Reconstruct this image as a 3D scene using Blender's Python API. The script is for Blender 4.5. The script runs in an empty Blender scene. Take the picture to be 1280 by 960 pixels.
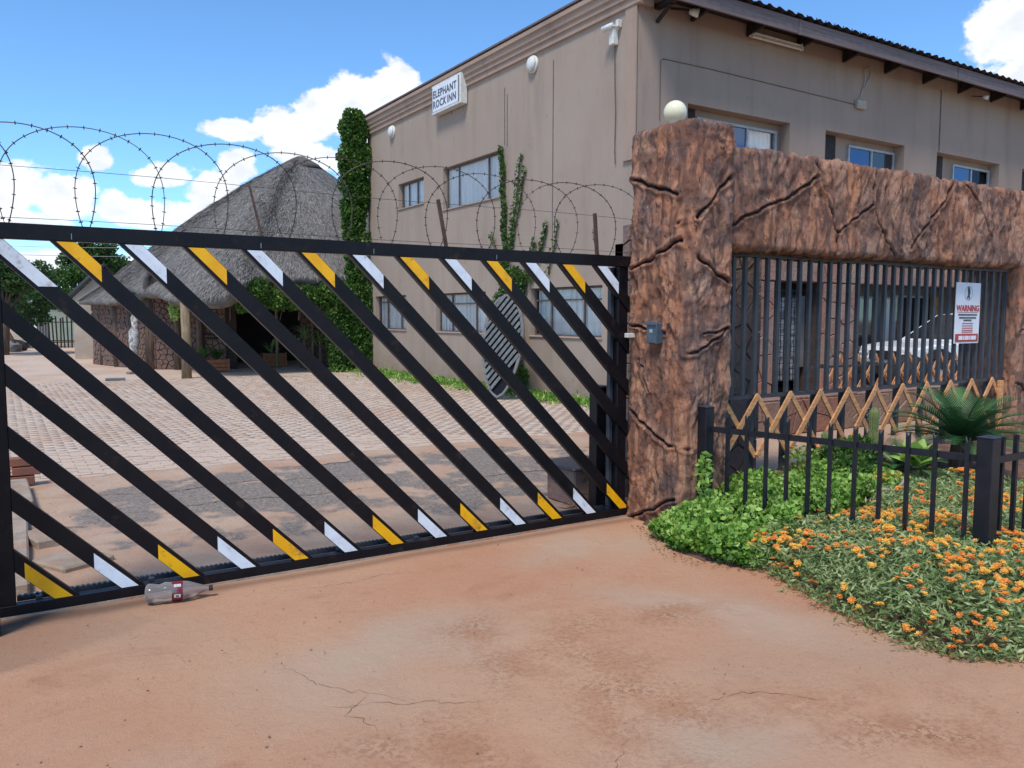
import bpy, bmesh, math, random
import numpy as np
from mathutils import Vector, Matrix
S = bpy.context.scene
C = S.collection
R = math.radians
random.seed(7); rng = np.random.default_rng(11)

# ------------------------------------------------------------------ camera, sky, sun, exposure
EYE = Vector((0, 0, 1.55))
yaw, pitch, roll = R(32.25), R(-4.72), R(0.15)
fw = Vector((math.sin(yaw)*math.cos(pitch), math.cos(yaw)*math.cos(pitch), math.sin(pitch)))
rt = Vector((math.cos(yaw), -math.sin(yaw), 0)); up = rt.cross(fw)
r2 = rt*math.cos(roll)+up*math.sin(roll); u2 = -rt*math.sin(roll)+up*math.cos(roll)
cd = bpy.data.cameras.new('camera'); cam = bpy.data.objects.new('camera', cd); C.objects.link(cam)
cam.matrix_world = Matrix(((r2.x, u2.x, -fw.x, EYE.x), (r2.y, u2.y, -fw.y, EYE.y), (r2.z, u2.z, -fw.z, EYE.z), (0, 0, 0, 1)))
cd.sensor_width = 36; cd.lens = 1012/1280*36; cd.clip_end = 3000; cd.clip_start = 0.05
S.camera = cam
S.view_settings.view_transform = 'Standard'; S.view_settings.look = 'None'; S.view_settings.gamma = 1
S.view_settings.exposure = 0.5
SUN_EL, SUN_AZ = R(58), R(-127)          # azimuth from +Y towards +X: the sun stands left of the picture, a little behind the camera
sd = bpy.data.lights.new('sun', 'SUN'); sd.energy = 2.35; sd.angle = R(16); sd.color = (1, .93, .83)
so = bpy.data.objects.new('sun', sd); C.objects.link(so)
sv = Vector((math.sin(SUN_AZ)*math.cos(SUN_EL), math.cos(SUN_AZ)*math.cos(SUN_EL), math.sin(SUN_EL)))
so.rotation_euler = sv.to_track_quat('Z', 'Y').to_euler(); so.location = (0, 0, 30)

W = bpy.data.worlds.new('World'); S.world = W; W.use_nodes = True
nt = W.node_tree; N = nt.nodes; L = nt.links; N.clear()
def nd(t, **k):
    n = N.new(t)
    for a, b in k.items(): setattr(n, a, b)
    return n
def mth(op, a, b=None, c=None, clamp=False):
    n = nd('ShaderNodeMath', operation=op, use_clamp=clamp)
    for i, v in enumerate((a, b, c)):
        if v is None: continue
        if isinstance(v, (int, float)): n.inputs[i].default_value = v
        else: L.new(v, n.inputs[i])
    return n.outputs[0]
out = nd('ShaderNodeOutputWorld'); bg = nd('ShaderNodeBackground'); bg.inputs[1].default_value = 0.15
sky = nd('ShaderNodeTexSky', sky_type='NISHITA', sun_disc=False); sky.sun_elevation = SUN_EL; sky.sun_rotation = SUN_AZ
sky.air_density = 1.0; sky.dust_density = 0.15; sky.ozone_density = 2.2; sky.altitude = 2600
geo = nd('ShaderNodeNewGeometry'); sep = nd('ShaderNodeSeparateXYZ')
tc = nd('ShaderNodeTexCoord'); L.new(tc.outputs['Generated'], sep.inputs[0])
az = mth('MULTIPLY', mth('ARCTAN2', sep.outputs[0], sep.outputs[1]), 57.2958)
el = mth('MULTIPLY', mth('ARCSINE', sep.outputs[2]), 57.2958)
comb = nd('ShaderNodeCombineXYZ'); L.new(az, comb.inputs[0]); L.new(el, comb.inputs[1])
blobs = [(21.3,14.4,2.6,1.9),(24.2,15.0,2.0,2.6),(19.6,13.3,2.6,2.0),(17,12.3,3,1.5),(13.8,12,3,.8),(22,12.6,3.6,1.5),(25.4,13.4,2,2.6),
 (18.5,10.6,3.2,1.2),(22.5,10,3,1.3),(9.3,8.9,2.3,.9),(14,9.9,1.5,1.3),(12.3,8.1,2.2,1.4),(11,6.5,2.8,1.1),(7.5,6.4,4.2,1.0),
 (1.2,7.6,2.4,1.9),(3.6,7.3,2.4,1.8),(0,5.8,3.4,1.2),(5.5,9.7,1.2,.9),(-1.5,9.7,2.2,1.3),(6.3,6.9,1.1,1.1),(3,3.1,6,1.0),(9,3.2,4,.8),
 (62.6,16.3,2.2,2.8),(64.2,13.3,2.8,3.4),(66.5,17,3,3.4),(69,12,4,4)]
rb = random.Random(3)
for k in range(26):
    a = rb.uniform(76, 352)
    e = rb.uniform(4, 24); blobs.append((a if a < 180 else a-360, e, rb.uniform(3, 8), rb.uniform(1.2, 3.4)))
for k in range(9): blobs.append((rb.uniform(-180, 180), rb.uniform(38, 62), rb.uniform(7, 13), rb.uniform(2.5, 5)))
cur = None
for (a, e, sa, se) in blobs:
    v1 = nd('ShaderNodeVectorMath', operation='SUBTRACT'); L.new(comb.outputs[0], v1.inputs[0]); v1.inputs[1].default_value = (a, e, 0)
    v2 = nd('ShaderNodeVectorMath', operation='MULTIPLY'); L.new(v1.outputs[0], v2.inputs[0]); v2.inputs[1].default_value = (1/sa, 1/se, 0)
    v3 = nd('ShaderNodeVectorMath', operation='LENGTH'); L.new(v2.outputs[0], v3.inputs[0])
    m = mth('SUBTRACT', 1.0, v3.outputs['Value'])
    cur = m if cur is None else mth('MAXIMUM', cur, m)
def wnoise(scale, detail, rough, off=(0,0,0)):
    mp = nd('ShaderNodeVectorMath', operation='MULTIPLY_ADD'); L.new(comb.outputs[0], mp.inputs[0]); mp.inputs[1].default_value = (1, 1.35, 1); mp.inputs[2].default_value = off
    n = nd('ShaderNodeTexNoise'); n.inputs['Scale'].default_value = scale; n.inputs['Detail'].default_value = detail; n.inputs['Roughness'].default_value = rough
    L.new(mp.outputs[0], n.inputs['Vector']); return n.outputs['Fac']
n1 = wnoise(.42, 9, .62)
dens = mth('ADD', mth('MULTIPLY', mth('MAXIMUM', cur, -1.0), 1.25), mth('MULTIPLY', mth('SUBTRACT', n1, .5), 1.9))
mr = nd('ShaderNodeMapRange', interpolation_type='SMOOTHSTEP'); L.new(dens, mr.inputs[0]); mr.inputs[1].default_value = .10; mr.inputs[2].default_value = .42
shade = wnoise(.5, 5, .55, (3, .6, 0))
sh = nd('ShaderNodeMapRange'); L.new(shade, sh.inputs[0]); sh.inputs[1].default_value = .35; sh.inputs[2].default_value = .65
cc = nd('ShaderNodeMix', data_type='RGBA'); L.new(sh.outputs[0], cc.inputs['Factor'])
cc.inputs['A'].default_value = (4.3, 4.45, 4.7, 1); cc.inputs['B'].default_value = (5.5, 5.6, 5.75, 1)
gain = nd('ShaderNodeMix', data_type='RGBA', blend_type='MULTIPLY'); gain.inputs['Factor'].default_value = 1
L.new(sky.outputs[0], gain.inputs['A']); gain.inputs['B'].default_value = (.74, 1.03, 1.18, 1)
mx = nd('ShaderNodeMix', data_type='RGBA'); L.new(mth('MULTIPLY', mr.outputs[0], .96), mx.inputs['Factor'])
L.new(gain.outputs['Result'], mx.inputs['A']); L.new(cc.outputs['Result'], mx.inputs['B'])
L.new(mx.outputs['Result'], bg.inputs[0]); L.new(bg.outputs[0], out.inputs[0])

# ------------------------------------------------------------------ materials
def new_mat(name):
    m = bpy.data.materials.new(name); m.use_nodes = True
    t = m.node_tree; return m, t, t.nodes['Principled BSDF']
def tn(t, ty, **k):
    n = t.nodes.new(ty)
    for a, b in k.items(): setattr(n, a, b)
    return n
def noise(t, scale, detail=5, rough=.55, stretch=None, src='Object', dist=0):
    c = tn(t, 'ShaderNodeTexCoord'); v = c.outputs[src]
    if stretch:
        mp = tn(t, 'ShaderNodeMapping'); mp.inputs['Scale'].default_value = stretch; t.links.new(v, mp.inputs['Vector']); v = mp.outputs[0]
    n = tn(t, 'ShaderNodeTexNoise'); n.inputs['Scale'].default_value = scale; n.inputs['Detail'].default_value = detail
    n.inputs['Roughness'].default_value = rough; n.inputs['Distortion'].default_value = dist
    t.links.new(v, n.inputs['Vector']); return n.outputs['Fac']
def rng_map(t, f, a, b, smooth=True):
    r = tn(t, 'ShaderNodeMapRange', interpolation_type='SMOOTHSTEP' if smooth else 'LINEAR')
    t.links.new(f, r.inputs[0]); r.inputs[1].default_value = a; r.inputs[2].default_value = b; return r.outputs[0]
def mixc(t, f, a, b, blend='MIX'):
    m = tn(t, 'ShaderNodeMix', data_type='RGBA', blend_type=blend)
    if isinstance(f, (int, float)): m.inputs['Factor'].default_value = f
    else: t.links.new(f, m.inputs['Factor'])
    for k, v in (('A', a), ('B', b)):
        if isinstance(v, tuple): m.inputs[k].default_value = (*v, 1)
        else: t.links.new(v, m.inputs[k])
    return m.outputs['Result']
def mth2(t, a, b):
    n = tn(t, 'ShaderNodeMath', operation='MULTIPLY'); t.links.new(a, n.inputs[0]); t.links.new(b, n.inputs[1]); return n.outputs[0]
def attr(t, name):
    a = tn(t, 'ShaderNodeAttribute'); a.attribute_name = name; return a.outputs['Fac']
def bump(t, p, h, strength, dist=.01, prev=None):
    b = tn(t, 'ShaderNodeBump'); b.inputs['Strength'].default_value = strength; b.inputs['Distance'].default_value = dist
    t.links.new(h, b.inputs['Height'])
    if prev: t.links.new(prev, b.inputs['Normal'])
    t.links.new(b.outputs[0], p.inputs['Normal']); return b.outputs[0]
def nmat(name, c1, c2=None, scale=8, rough=.7, lo=.35, hi=.65, bmp=0, bscale=None, bdist=.01, stretch=None, spec=.4, metal=0, detail=6, dirt=None):
    m, t, p = new_mat(name)
    p.inputs['Roughness'].default_value = rough; p.inputs['Metallic'].default_value = metal
    p.inputs['Specular IOR Level'].default_value = spec
    if c2 is None: c2 = tuple(x*.8 for x in c1)
    col = mixc(t, rng_map(t, noise(t, scale, detail, .6, stretch), lo, hi), c1, c2)
    if dirt:
        col = mixc(t, rng_map(t, noise(t, dirt[1], 6, .65), dirt[2], dirt[3]), col, dirt[0])
    t.links.new(col, p.inputs['Base Color'])
    if bmp: bump(t, p, noise(t, bscale or scale*4, 6, .6, stretch), bmp, bdist)
    return m
M = {}
M['black'] = nmat('black_gloss_paint', (.005,.005,.008), (.009,.008,.010), 5, .38, bmp=.12, bscale=30, spec=.22, dirt=((.045,.028,.02), 9, .58, .78))
M['dark_side'] = nmat('charcoal_steel_paint', (.036,.039,.048), (.05,.053,.062), 12, .45, spec=.35, dirt=((.09,.065,.05), 20, .62, .8))
M['fence_paint'] = nmat('dark_fence_paint', (.008,.009,.014), (.015,.016,.022), 12, .42, spec=.35, dirt=((.07,.055,.045), 25, .66, .85))
M['yellow'] = nmat('yellow_reflective_tape', (.95,.49,.004), (.85,.41,.004), 9, .42, dirt=((.40,.20,.04), 11, .56, .74))
M['white_tape'] = nmat('white_reflective_tape', (.78,.84,.88), (.68,.74,.80), 14, .42, dirt=((.42,.36,.33), 14, .56, .74))
M['wire'] = nmat('razor_wire_steel', (.05,.045,.045), (.12,.09,.07), 40, .5, metal=.5)
M['rust_rod'] = nmat('rusty_angle_iron', (.06,.035,.026), (.10,.055,.035), 30, .8)
M['white_pl'] = nmat('white_enamel', (.72,.72,.68), (.6,.59,.54), 12, .45)
M['cream_globe'] = nmat('cream_globe_glass', (.84,.79,.55), (.76,.69,.44), 6, .2)
M['intercom'] = nmat('blue_grey_metal', (.09,.13,.17), (.12,.16,.2), 20, .35, metal=.3)
M['rubber'] = nmat('tyre_rubber', (.012,.012,.013), (.03,.028,.026), 20, .75)
M['car_white'] = nmat('white_car_paint', (.80,.81,.82), (.74,.75,.76), 3, .18, spec=.6)
M['glass_dark'] = nmat('dark_glass', (.02,.025,.03), (.03,.035,.04), 2, .05, spec=.9)
M['chrome'] = nmat('dull_alloy', (.45,.46,.48), (.3,.3,.32), 10, .3, metal=.8)
M['wood_orange'] = nmat('varnished_lath_wood', (.74,.36,.15), (.52,.24,.095), 10, .5, stretch=(1,1,5), bmp=.2, bscale=60)
M['wood_pole'] = nmat('peeled_pole_wood', (.30,.22,.13), (.18,.13,.08), 6, .8, stretch=(4,4,.6), bmp=.5, bscale=30)
M['log'] = nmat('weathered_log_wood', (.17,.115,.08), (.07,.048,.035), 7, .9, stretch=(5,5,.5), bmp=.8, bscale=25)
M['planter'] = nmat('orange_planter_wood', (.40,.15,.06), (.24,.09,.04), 9, .7, stretch=(1,1,6))
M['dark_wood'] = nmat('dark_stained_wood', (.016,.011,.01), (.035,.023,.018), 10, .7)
M['fascia'] = nmat('weathered_brown_fascia', (.20,.15,.145), (.13,.10,.098), 3, .75, stretch=(.35,6,14), bmp=.4, bscale=40)
M['roof_sheet'] = nmat('dark_roof_sheet', (.03,.025,.025), (.05,.04,.04), 8, .6)
M['alu'] = nmat('white_aluminium_frame', (.42,.42,.41), (.34,.34,.33), 10, .4)
M['steel_frame'] = nmat('brown_steel_frame', (.10,.075,.065), (.15,.12,.10), 14, .6)
M['curtain'] = nmat('white_curtain_cloth', (.92,.87,.80), (.78,.73,.67), 3, .9, stretch=(1,9,.4))
M['grey_wood'] = nmat('grey_painted_steel_slats', (.17,.18,.175), (.10,.105,.10), 8, .55, bmp=.2)
M['pale_post'] = nmat('pale_flaking_paint', (.5,.49,.47), (.22,.2,.19), 9, .8, lo=.45, hi=.55)
M['pebble'] = nmat('brown_pebbles', (.40,.24,.15), (.26,.14,.085), 9, .9, bmp=.3)
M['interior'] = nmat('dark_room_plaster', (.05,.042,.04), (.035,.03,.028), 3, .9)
M['grey_plaster'] = nmat('grey_veranda_plaster', (.20,.19,.185), (.15,.145,.14), 2, .9)
M['beige_wall'] = nmat('beige_wall_plaster', (.47,.40,.32), (.38,.31,.25), 1.5, .95, bmp=.2, bscale=60)
M['green_house'] = nmat('pale_green_plaster', (.42,.47,.36), (.35,.40,.31), 1.5, .9)
M['concrete'] = nmat('rough_concrete', (.42,.33,.25), (.30,.23,.17), 5, .95, bmp=.6, bscale=50, dirt=((.42,.2,.11), 4, .5, .7))
M['brick_red'] = nmat('red_brick', (.30,.11,.065), (.22,.09,.06), 6, .9, bmp=.4)
M['paper_white'] = nmat('white_sign_board', (.78,.79,.82), (.7,.71,.74), 6, .4)
M['ink_red'] = nmat('red_print', (.50,.035,.03), (.42,.03,.03), 8, .5)
M['ink_dark'] = nmat('faded_blue_black_print', (.045,.055,.085), (.14,.16,.20), 14, .6)
M['ink_black'] = nmat('black_print', (.02,.02,.022), (.05,.05,.05), 9, .5)
M['label_red'] = nmat('maroon_bottle_label', (.20,.012,.03), (.15,.01,.025), 8, .4)
M['orange_door'] = nmat('orange_varnished_door', (.50,.22,.03), (.4,.17,.03), 6, .5)
M['soil'] = nmat('brown_garden_soil', (.22,.115,.07), (.12,.065,.045), 6, .95, bmp=.9, bscale=25, bdist=.03)
M['rock'] = nmat('tan_garden_rock', (.42,.27,.18), (.24,.16,.12), 5, .9, bmp=.7, bscale=18, bdist=.03)
M['cactus'] = nmat('ribbed_cactus_skin', (.20,.23,.07), (.12,.15,.05), 12, .7)
M['twig'] = nmat('pale_twisted_wood', (.42,.33,.24), (.3,.22,.16), 15, .8)
def clay(nme='stacked_slate_stone', gain_=1, over=None):
    m, t, p = new_mat(nme); p.inputs['Roughness'].default_value = .9
    f = noise(t, 4, 7, .65); g = noise(t, 1.3, 4, .5)
    o = tn(t, 'ShaderNodeObjectInfo')
    c = mixc(t, rng_map(t, f, .35, .65), (.40,.18,.115), (.24,.125,.095)); c = mixc(t, rng_map(t, o.outputs['Random'], .2, 1, False), c, mixc(t, .55, c, (.20,.14,.12))); c = mixc(t, rng_map(t, g, .45, .6), c, (.30,.20,.15))
    c = mixc(t, rng_map(t, attr(t, 'tint'), 0, 1, False), c, mixc(t, .5, c, (.17,.12,.12)))
    if over: c = mixc(t, .7, c, over)
    if gain_ != 1: c = mixc(t, 1.0, c, (gain_, gain_*.95, gain_*.92), 'MULTIPLY')
    t.links.new(c, p.inputs['Base Color']); bump(t, p, noise(t, 22, 6, .6), .8, .03); return m
M['clad'] = clay()
M['clad_dark'] = clay('dark_slate_stone', .62, (.25,.17,.14))
M['clad_grey'] = clay('grey_brown_slate_stone', .8, (.26,.21,.19))
M['mortar'] = nmat('dark_mortar', (.05,.035,.03), (.08,.055,.045), 10, .95)
def glass_mat():
    m, t, p = new_mat('window_glass'); p.inputs['Base Color'].default_value = (.04,.05,.06,1); p.inputs['Roughness'].default_value = .03
    p.inputs['Specular IOR Level'].default_value = 1; p.inputs['Transmission Weight'].default_value = 0
    tr = tn(t, 'ShaderNodeBsdfTransparent'); gl = tn(t, 'ShaderNodeBsdfGlossy'); gl.inputs['Roughness'].default_value = .02
    gl.inputs['Color'].default_value = (.85,.9,1,1)
    fr = tn(t, 'ShaderNodeFresnel'); fr.inputs['IOR'].default_value = 1.28
    mx_ = tn(t, 'ShaderNodeMixShader'); t.links.new(fr.outputs[0], mx_.inputs[0]); t.links.new(tr.outputs[0], mx_.inputs[1]); t.links.new(gl.outputs[0], mx_.inputs[2])
    tr.inputs[0].default_value = (.96,.96,.95,1)
    t.links.new(mx_.outputs[0], t.nodes['Material Output'].inputs[0]); return m
M['glass'] = glass_mat()
def tinted_glass():
    m, t, p = new_mat('tinted_window_glass'); p.inputs['Base Color'].default_value = (.05,.10,.20,1); p.inputs['Roughness'].default_value = .04
    p.inputs['Metallic'].default_value = .55; p.inputs['Specular IOR Level'].default_value = 1; return m
M['glass_blue'] = tinted_glass()
def plastic():
    m, t, p = new_mat('clear_bottle_plastic')
    tr = tn(t, 'ShaderNodeBsdfTransparent'); tr.inputs[0].default_value = (.86,.84,.82,1)
    p.inputs['Base Color'].default_value = (.55,.5,.48,1); p.inputs['Roughness'].default_value = .12; p.inputs['Specular IOR Level'].default_value = .9
    mx_ = tn(t, 'ShaderNodeMixShader'); fr = tn(t, 'ShaderNodeFresnel'); fr.inputs[0].default_value = 1.6
    ad = tn(t, 'ShaderNodeMath', operation='ADD', use_clamp=True); ad.inputs[1].default_value = .22; t.links.new(fr.outputs[0], ad.inputs[0])
    t.links.new(ad.outputs[0], mx_.inputs[0]); t.links.new(tr.outputs[0], mx_.inputs[1]); t.links.new(p.outputs[0], mx_.inputs[2])
    t.links.new(mx_.outputs[0], t.nodes['Material Output'].inputs[0]); return m
M['plastic'] = plastic()
def plaster(name, c1, c2, streak):
    m, t, p = new_mat(name); p.inputs['Roughness'].default_value = .93; p.inputs['Specular IOR Level'].default_value = .2
    c = mixc(t, rng_map(t, noise(t, .55, 5, .55), .3, .7), c1, c2)
    c = mixc(t, rng_map(t, noise(t, 1.6, 6, .6, (1.6,1.6,.22)), .45, .8), c, streak)
    c = mixc(t, rng_map(t, noise(t, 9, 7, .7), .62, .85), c, tuple(min(1, x*1.18) for x in c1))
    c = mixc(t, rng_map(t, noise(t, 3.2, 8, .75, (1,1,.6)), .60, .72), c, tuple(x*.82 for x in c2))
    co = tn(t, 'ShaderNodeTexCoord'); sx = tn(t, 'ShaderNodeSeparateXYZ'); t.links.new(co.outputs['Object'], sx.inputs[0])
    c = mixc(t, mth2(t, rng_map(t, sx.outputs[2], .75, .0), rng_map(t, noise(t, 3.5, 7, .7), .3, .65)), c, (.33,.215,.15))
    c = mixc(t, rng_map(t, noise(t, 5, 8, .8, (1,1,.12)), .58, .72), c, tuple(x*.86 for x in c2))
    t.links.new(c, p.inputs['Base Color']); b = bump(t, p, noise(t, 60, 6, .6), .25, .006); bump(t, p, noise(t, 2.2, 4, .5), .35, .03, b); return m
M['gable'] = plaster('brown_gable_plaster', (.38,.30,.238), (.35,.272,.216), (.305,.236,.187))
M['front'] = plaster('brown_front_plaster', (.36,.272,.215), (.325,.243,.192), (.275,.205,.162))
M['cornice'] = plaster('brown_cornice_plaster', (.40,.29,.225), (.35,.25,.195), (.29,.205,.16))
def rockwall():
    m, t, p = new_mat('sculpted_rock_plaster'); p.inputs['Roughness'].default_value = .72; p.inputs['Specular IOR Level'].default_value = .35
    c = mixc(t, rng_map(t, noise(t, 6.0, 7, .68, (1,1,.4), dist=.8), .40, .60), (.66,.31,.18), (.48,.25,.175))
    c = mixc(t, rng_map(t, noise(t, 3.2, 8, .74, (1,1,.5), dist=1.0), .56, .64), c, (.20,.145,.14))
    c = mixc(t, rng_map(t, noise(t, 8.5, 7, .7, (1,1,.4), dist=.8), .55, .63), c, (.70,.40,.22))
    c = mixc(t, rng_map(t, noise(t, 1.1, 4, .55), .46, .68), c, mixc(t, .5, c, (.27,.17,.15)))
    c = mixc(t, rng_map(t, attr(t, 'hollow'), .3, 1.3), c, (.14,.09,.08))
    fb = rng_map(t, noise(t, 26, 6, .7, (1,1,.22), dist=.5), .35, .65)
    c = mixc(t, fb, c, mixc(t, .30, c, (.85,.55,.38))); c = mixc(t, rng_map(t, noise(t, 34, 6, .7, (1,1,.25), dist=.5), .55, .66), c, mixc(t, .35, c, (.09,.055,.05)))
    c = mixc(t, rng_map(t, noise(t, 1.7, 7, .65, (1,1,.6), dist=.8), .44, .60), c, mixc(t, .55, c, (.75,.29,.13)))
    c = mixc(t, rng_map(t, noise(t, 2.6, 8, .78, (1,1,.7), dist=.8), .53, .61), c, mixc(t, .62, c, (.19,.145,.145)))
    c = mixc(t, rng_map(t, attr(t, 'crack'), .1, .7), c, (.022,.018,.018))
    c = mixc(t, rng_map(t, noise(t, 26, 6, .75, (1,1,.5), dist=.8), .56, .66), c, (.085,.055,.05))
    c = mixc(t, rng_map(t, noise(t, 19, 6, .75, (1,1,.45), dist=1.0), .60, .70), c, (.66,.42,.27))
    t.links.new(c, p.inputs['Base Color'])
    def ridged(sc, st, dist):
        c_ = tn(t, 'ShaderNodeTexCoord'); mp = tn(t, 'ShaderNodeMapping'); mp.inputs['Scale'].default_value = st; t.links.new(c_.outputs['Object'], mp.inputs['Vector'])
        n = tn(t, 'ShaderNodeTexNoise', noise_type='RIDGED_MULTIFRACTAL', normalize=True); n.inputs['Scale'].default_value = sc; n.inputs['Detail'].default_value = 7; n.inputs['Roughness'].default_value = .62
        n.inputs['Distortion'].default_value = dist; t.links.new(mp.outputs[0], n.inputs['Vector']); return n.outputs['Fac']
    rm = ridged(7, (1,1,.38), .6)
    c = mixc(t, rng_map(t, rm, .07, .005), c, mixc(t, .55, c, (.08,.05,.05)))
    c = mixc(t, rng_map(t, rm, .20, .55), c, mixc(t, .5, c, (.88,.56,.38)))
    t.links.new(c, p.inputs['Base Color'])
    b0 = bump(t, p, rm, 1.0, .022); b = bump(t, p, noise(t, 60, 8, .8, (1,1,.6)), 1.0, .03, b0); bump(t, p, noise(t, 17, 6, .75, (1,1,.35), dist=1.5), .8, .05, b); return m
M['rockwall'] = rockwall()
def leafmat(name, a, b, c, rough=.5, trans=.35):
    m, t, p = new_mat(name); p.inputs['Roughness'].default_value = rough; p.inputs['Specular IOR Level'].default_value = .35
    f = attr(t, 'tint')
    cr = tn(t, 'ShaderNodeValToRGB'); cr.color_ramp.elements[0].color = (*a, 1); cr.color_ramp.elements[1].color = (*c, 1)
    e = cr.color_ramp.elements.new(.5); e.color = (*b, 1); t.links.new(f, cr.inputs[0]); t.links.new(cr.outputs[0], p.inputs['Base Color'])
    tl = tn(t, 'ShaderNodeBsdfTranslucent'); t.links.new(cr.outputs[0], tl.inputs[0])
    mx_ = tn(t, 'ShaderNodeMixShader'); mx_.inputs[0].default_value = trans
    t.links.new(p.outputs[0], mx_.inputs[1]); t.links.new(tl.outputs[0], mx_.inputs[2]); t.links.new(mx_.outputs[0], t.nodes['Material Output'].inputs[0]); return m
M['leaf_bright'] = leafmat('bright_green_leaf', (.05,.14,.015), (.19,.38,.05), (.48,.66,.17))
M['leaf_mid'] = leafmat('mid_green_leaf', (.03,.08,.015), (.06,.14,.025), (.12,.22,.04))
M['leaf_ivy'] = leafmat('ivy_leaf', (.02,.06,.01), (.07,.16,.025), (.20,.33,.06))
M['leaf_grey'] = leafmat('grey_green_succulent_leaf', (.08,.13,.03), (.25,.34,.12), (.56,.63,.30))
M['leaf_tree'] = leafmat('tree_leaf', (.025,.06,.018), (.05,.11,.025), (.11,.19,.05))
M['leaf_cycad'] = leafmat('dark_cycad_leaf', (.02,.07,.025), (.05,.14,.05), (.13,.28,.09), .35, .15)
M['petal'] = leafmat('orange_petal', (.88,.20,.06), (.92,.42,.07), (.95,.66,.12), .6, .3)
M['straw'] = leafmat('grey_thatch_straw', (.12,.108,.096), (.22,.20,.18), (.36,.33,.295), .9, .0)
M['dry'] = leafmat('dry_leaf_litter', (.16,.07,.03), (.30,.15,.06), (.42,.27,.12), .9, .0)
def thatch():
    m, t, p = new_mat('grey_thatch'); p.inputs['Roughness'].default_value = .95
    c = mixc(t, rng_map(t, noise(t, 7, 8, .75), .4, .62), (.225,.208,.19), (.14,.128,.116))
    c = mixc(t, rng_map(t, noise(t, .5, 5, .6), .4, .7), c, (.26,.24,.22))
    t.links.new(c, p.inputs['Base Color']); bump(t, p, noise(t, 25, 7, .7), .9, .05); return m
M['thatch'] = thatch()
def earth():
    m, t, p = new_mat('red_dusted_concrete'); p.inputs['Roughness'].default_value = .9; p.inputs['Specular IOR Level'].default_value = .2
    c = mixc(t, rng_map(t, noise(t, .55, 6, .6, dist=.4), .36, .64), (.53,.308,.186), (.50,.25,.142))
    c = mixc(t, rng_map(t, noise(t, 1.3, 7, .65, (1,1.6,1), dist=.8), .55, .75), c, (.41,.19,.105))
    c = mixc(t, rng_map(t, noise(t, .33, 4, .5), .5, .7), c, (.45,.285,.185))
    c = mixc(t, rng_map(t, noise(t, 26, 8, .8), .54, .74), c, (.34,.17,.10))
    c = mixc(t, rng_map(t, noise(t, 110, 4, .8), .58, .70), c, (.28,.15,.09)); c = mixc(t, rng_map(t, noise(t, 85, 4, .8), .60, .72), c, (.60,.42,.30))
    c = mixc(t, mth2(t, rng_map(t, noise(t, 70, 3, .6), .66, .74), rng_map(t, noise(t, 1.1, 4, .6), .48, .62)), c, (.22,.11,.06))
    c = mixc(t, rng_map(t, attr(t, 'tan'), .1, .9), c, (.49,.335,.228))
    c = mixc(t, mth2(t, attr(t, 'grit'), rng_map(t, noise(t, 38, 5, .75), .46, .58)), c, (.27,.12,.06))
    c = mixc(t, mth2(t, attr(t, 'grit'), rng_map(t, noise(t, 5, 4, .6), .4, .6)), c, (.42,.21,.115))
    c = mixc(t, rng_map(t, attr(t, 'gate_dark'), 0, 1), c, (.16,.10,.07))
    c = mixc(t, rng_map(t, attr(t, 'crack'), .1, .9), c, (.20,.09,.055))
    t.links.new(c, p.inputs['Base Color']); b = bump(t, p, noise(t, 110, 6, .75), .6, .008); bump(t, p, noise(t, 9, 8, .7), .4, .03, b); return m
M['earth'] = earth()
def apron():
    m, t, p = new_mat('worn_asphalt_and_sand'); p.inputs['Roughness'].default_value = .92; p.inputs['Specular IOR Level'].default_value = .2
    sand = mixc(t, rng_map(t, noise(t, 1.5, 7, .65), .35, .65), (.50,.36,.26), (.46,.285,.19))
    asp = mixc(t, rng_map(t, noise(t, 34, 5, .7), .35, .7), (.16,.14,.125), (.36,.29,.23))
    c = mixc(t, rng_map(t, attr(t, 'asphalt'), .3, .7), sand, asp)
    c = mixc(t, rng_map(t, noise(t, 22, 6, .7), .58, .8), c, (.24,.13,.085))
    c = mixc(t, rng_map(t, attr(t, 'crack'), .1, .9), c, (.07,.045,.035))
    t.links.new(c, p.inputs['Base Color']); b = bump(t, p, noise(t, 55, 7, .7), .6, .015); bump(t, p, noise(t, 6, 5, .6), .4, .03, b); return m
M['apron'] = apron()
def paver(name, extra=0):
    m, t, p = new_mat(name); p.inputs['Roughness'].default_value = .92; p.inputs['Specular IOR Level'].default_value = .2
    c = mixc(t, attr(t, 'tint') if not extra else objrand(t), (.51,.35,.25), (.55,.41,.31))
    c = mixc(t, rng_map(t, noise(t, .5, 5, .6, src='Object' if not extra else 'Object'), .34, .58), c, (.57,.445,.345))
    c = mixc(t, rng_map(t, noise(t, 2.4, 6, .65), .55, .72), c, (.50,.31,.20))
    c = mixc(t, rng_map(t, noise(t, 14, 7, .8), .56, .76), c, (.36,.28,.22)); c = mixc(t, rng_map(t, noise(t, 1.1, 8, .75), .56, .66), c, (.40,.33,.27))
    t.links.new(c, p.inputs['Base Color']); bump(t, p, noise(t, 45, 5, .6), .5, .01); return m
def objrand(t):
    return tn(t, 'ShaderNodeObjectInfo').outputs['Random']
M['paver'] = paver('clay_pavers'); M['paver_single'] = paver('clay_paver_single', 1)

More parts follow.
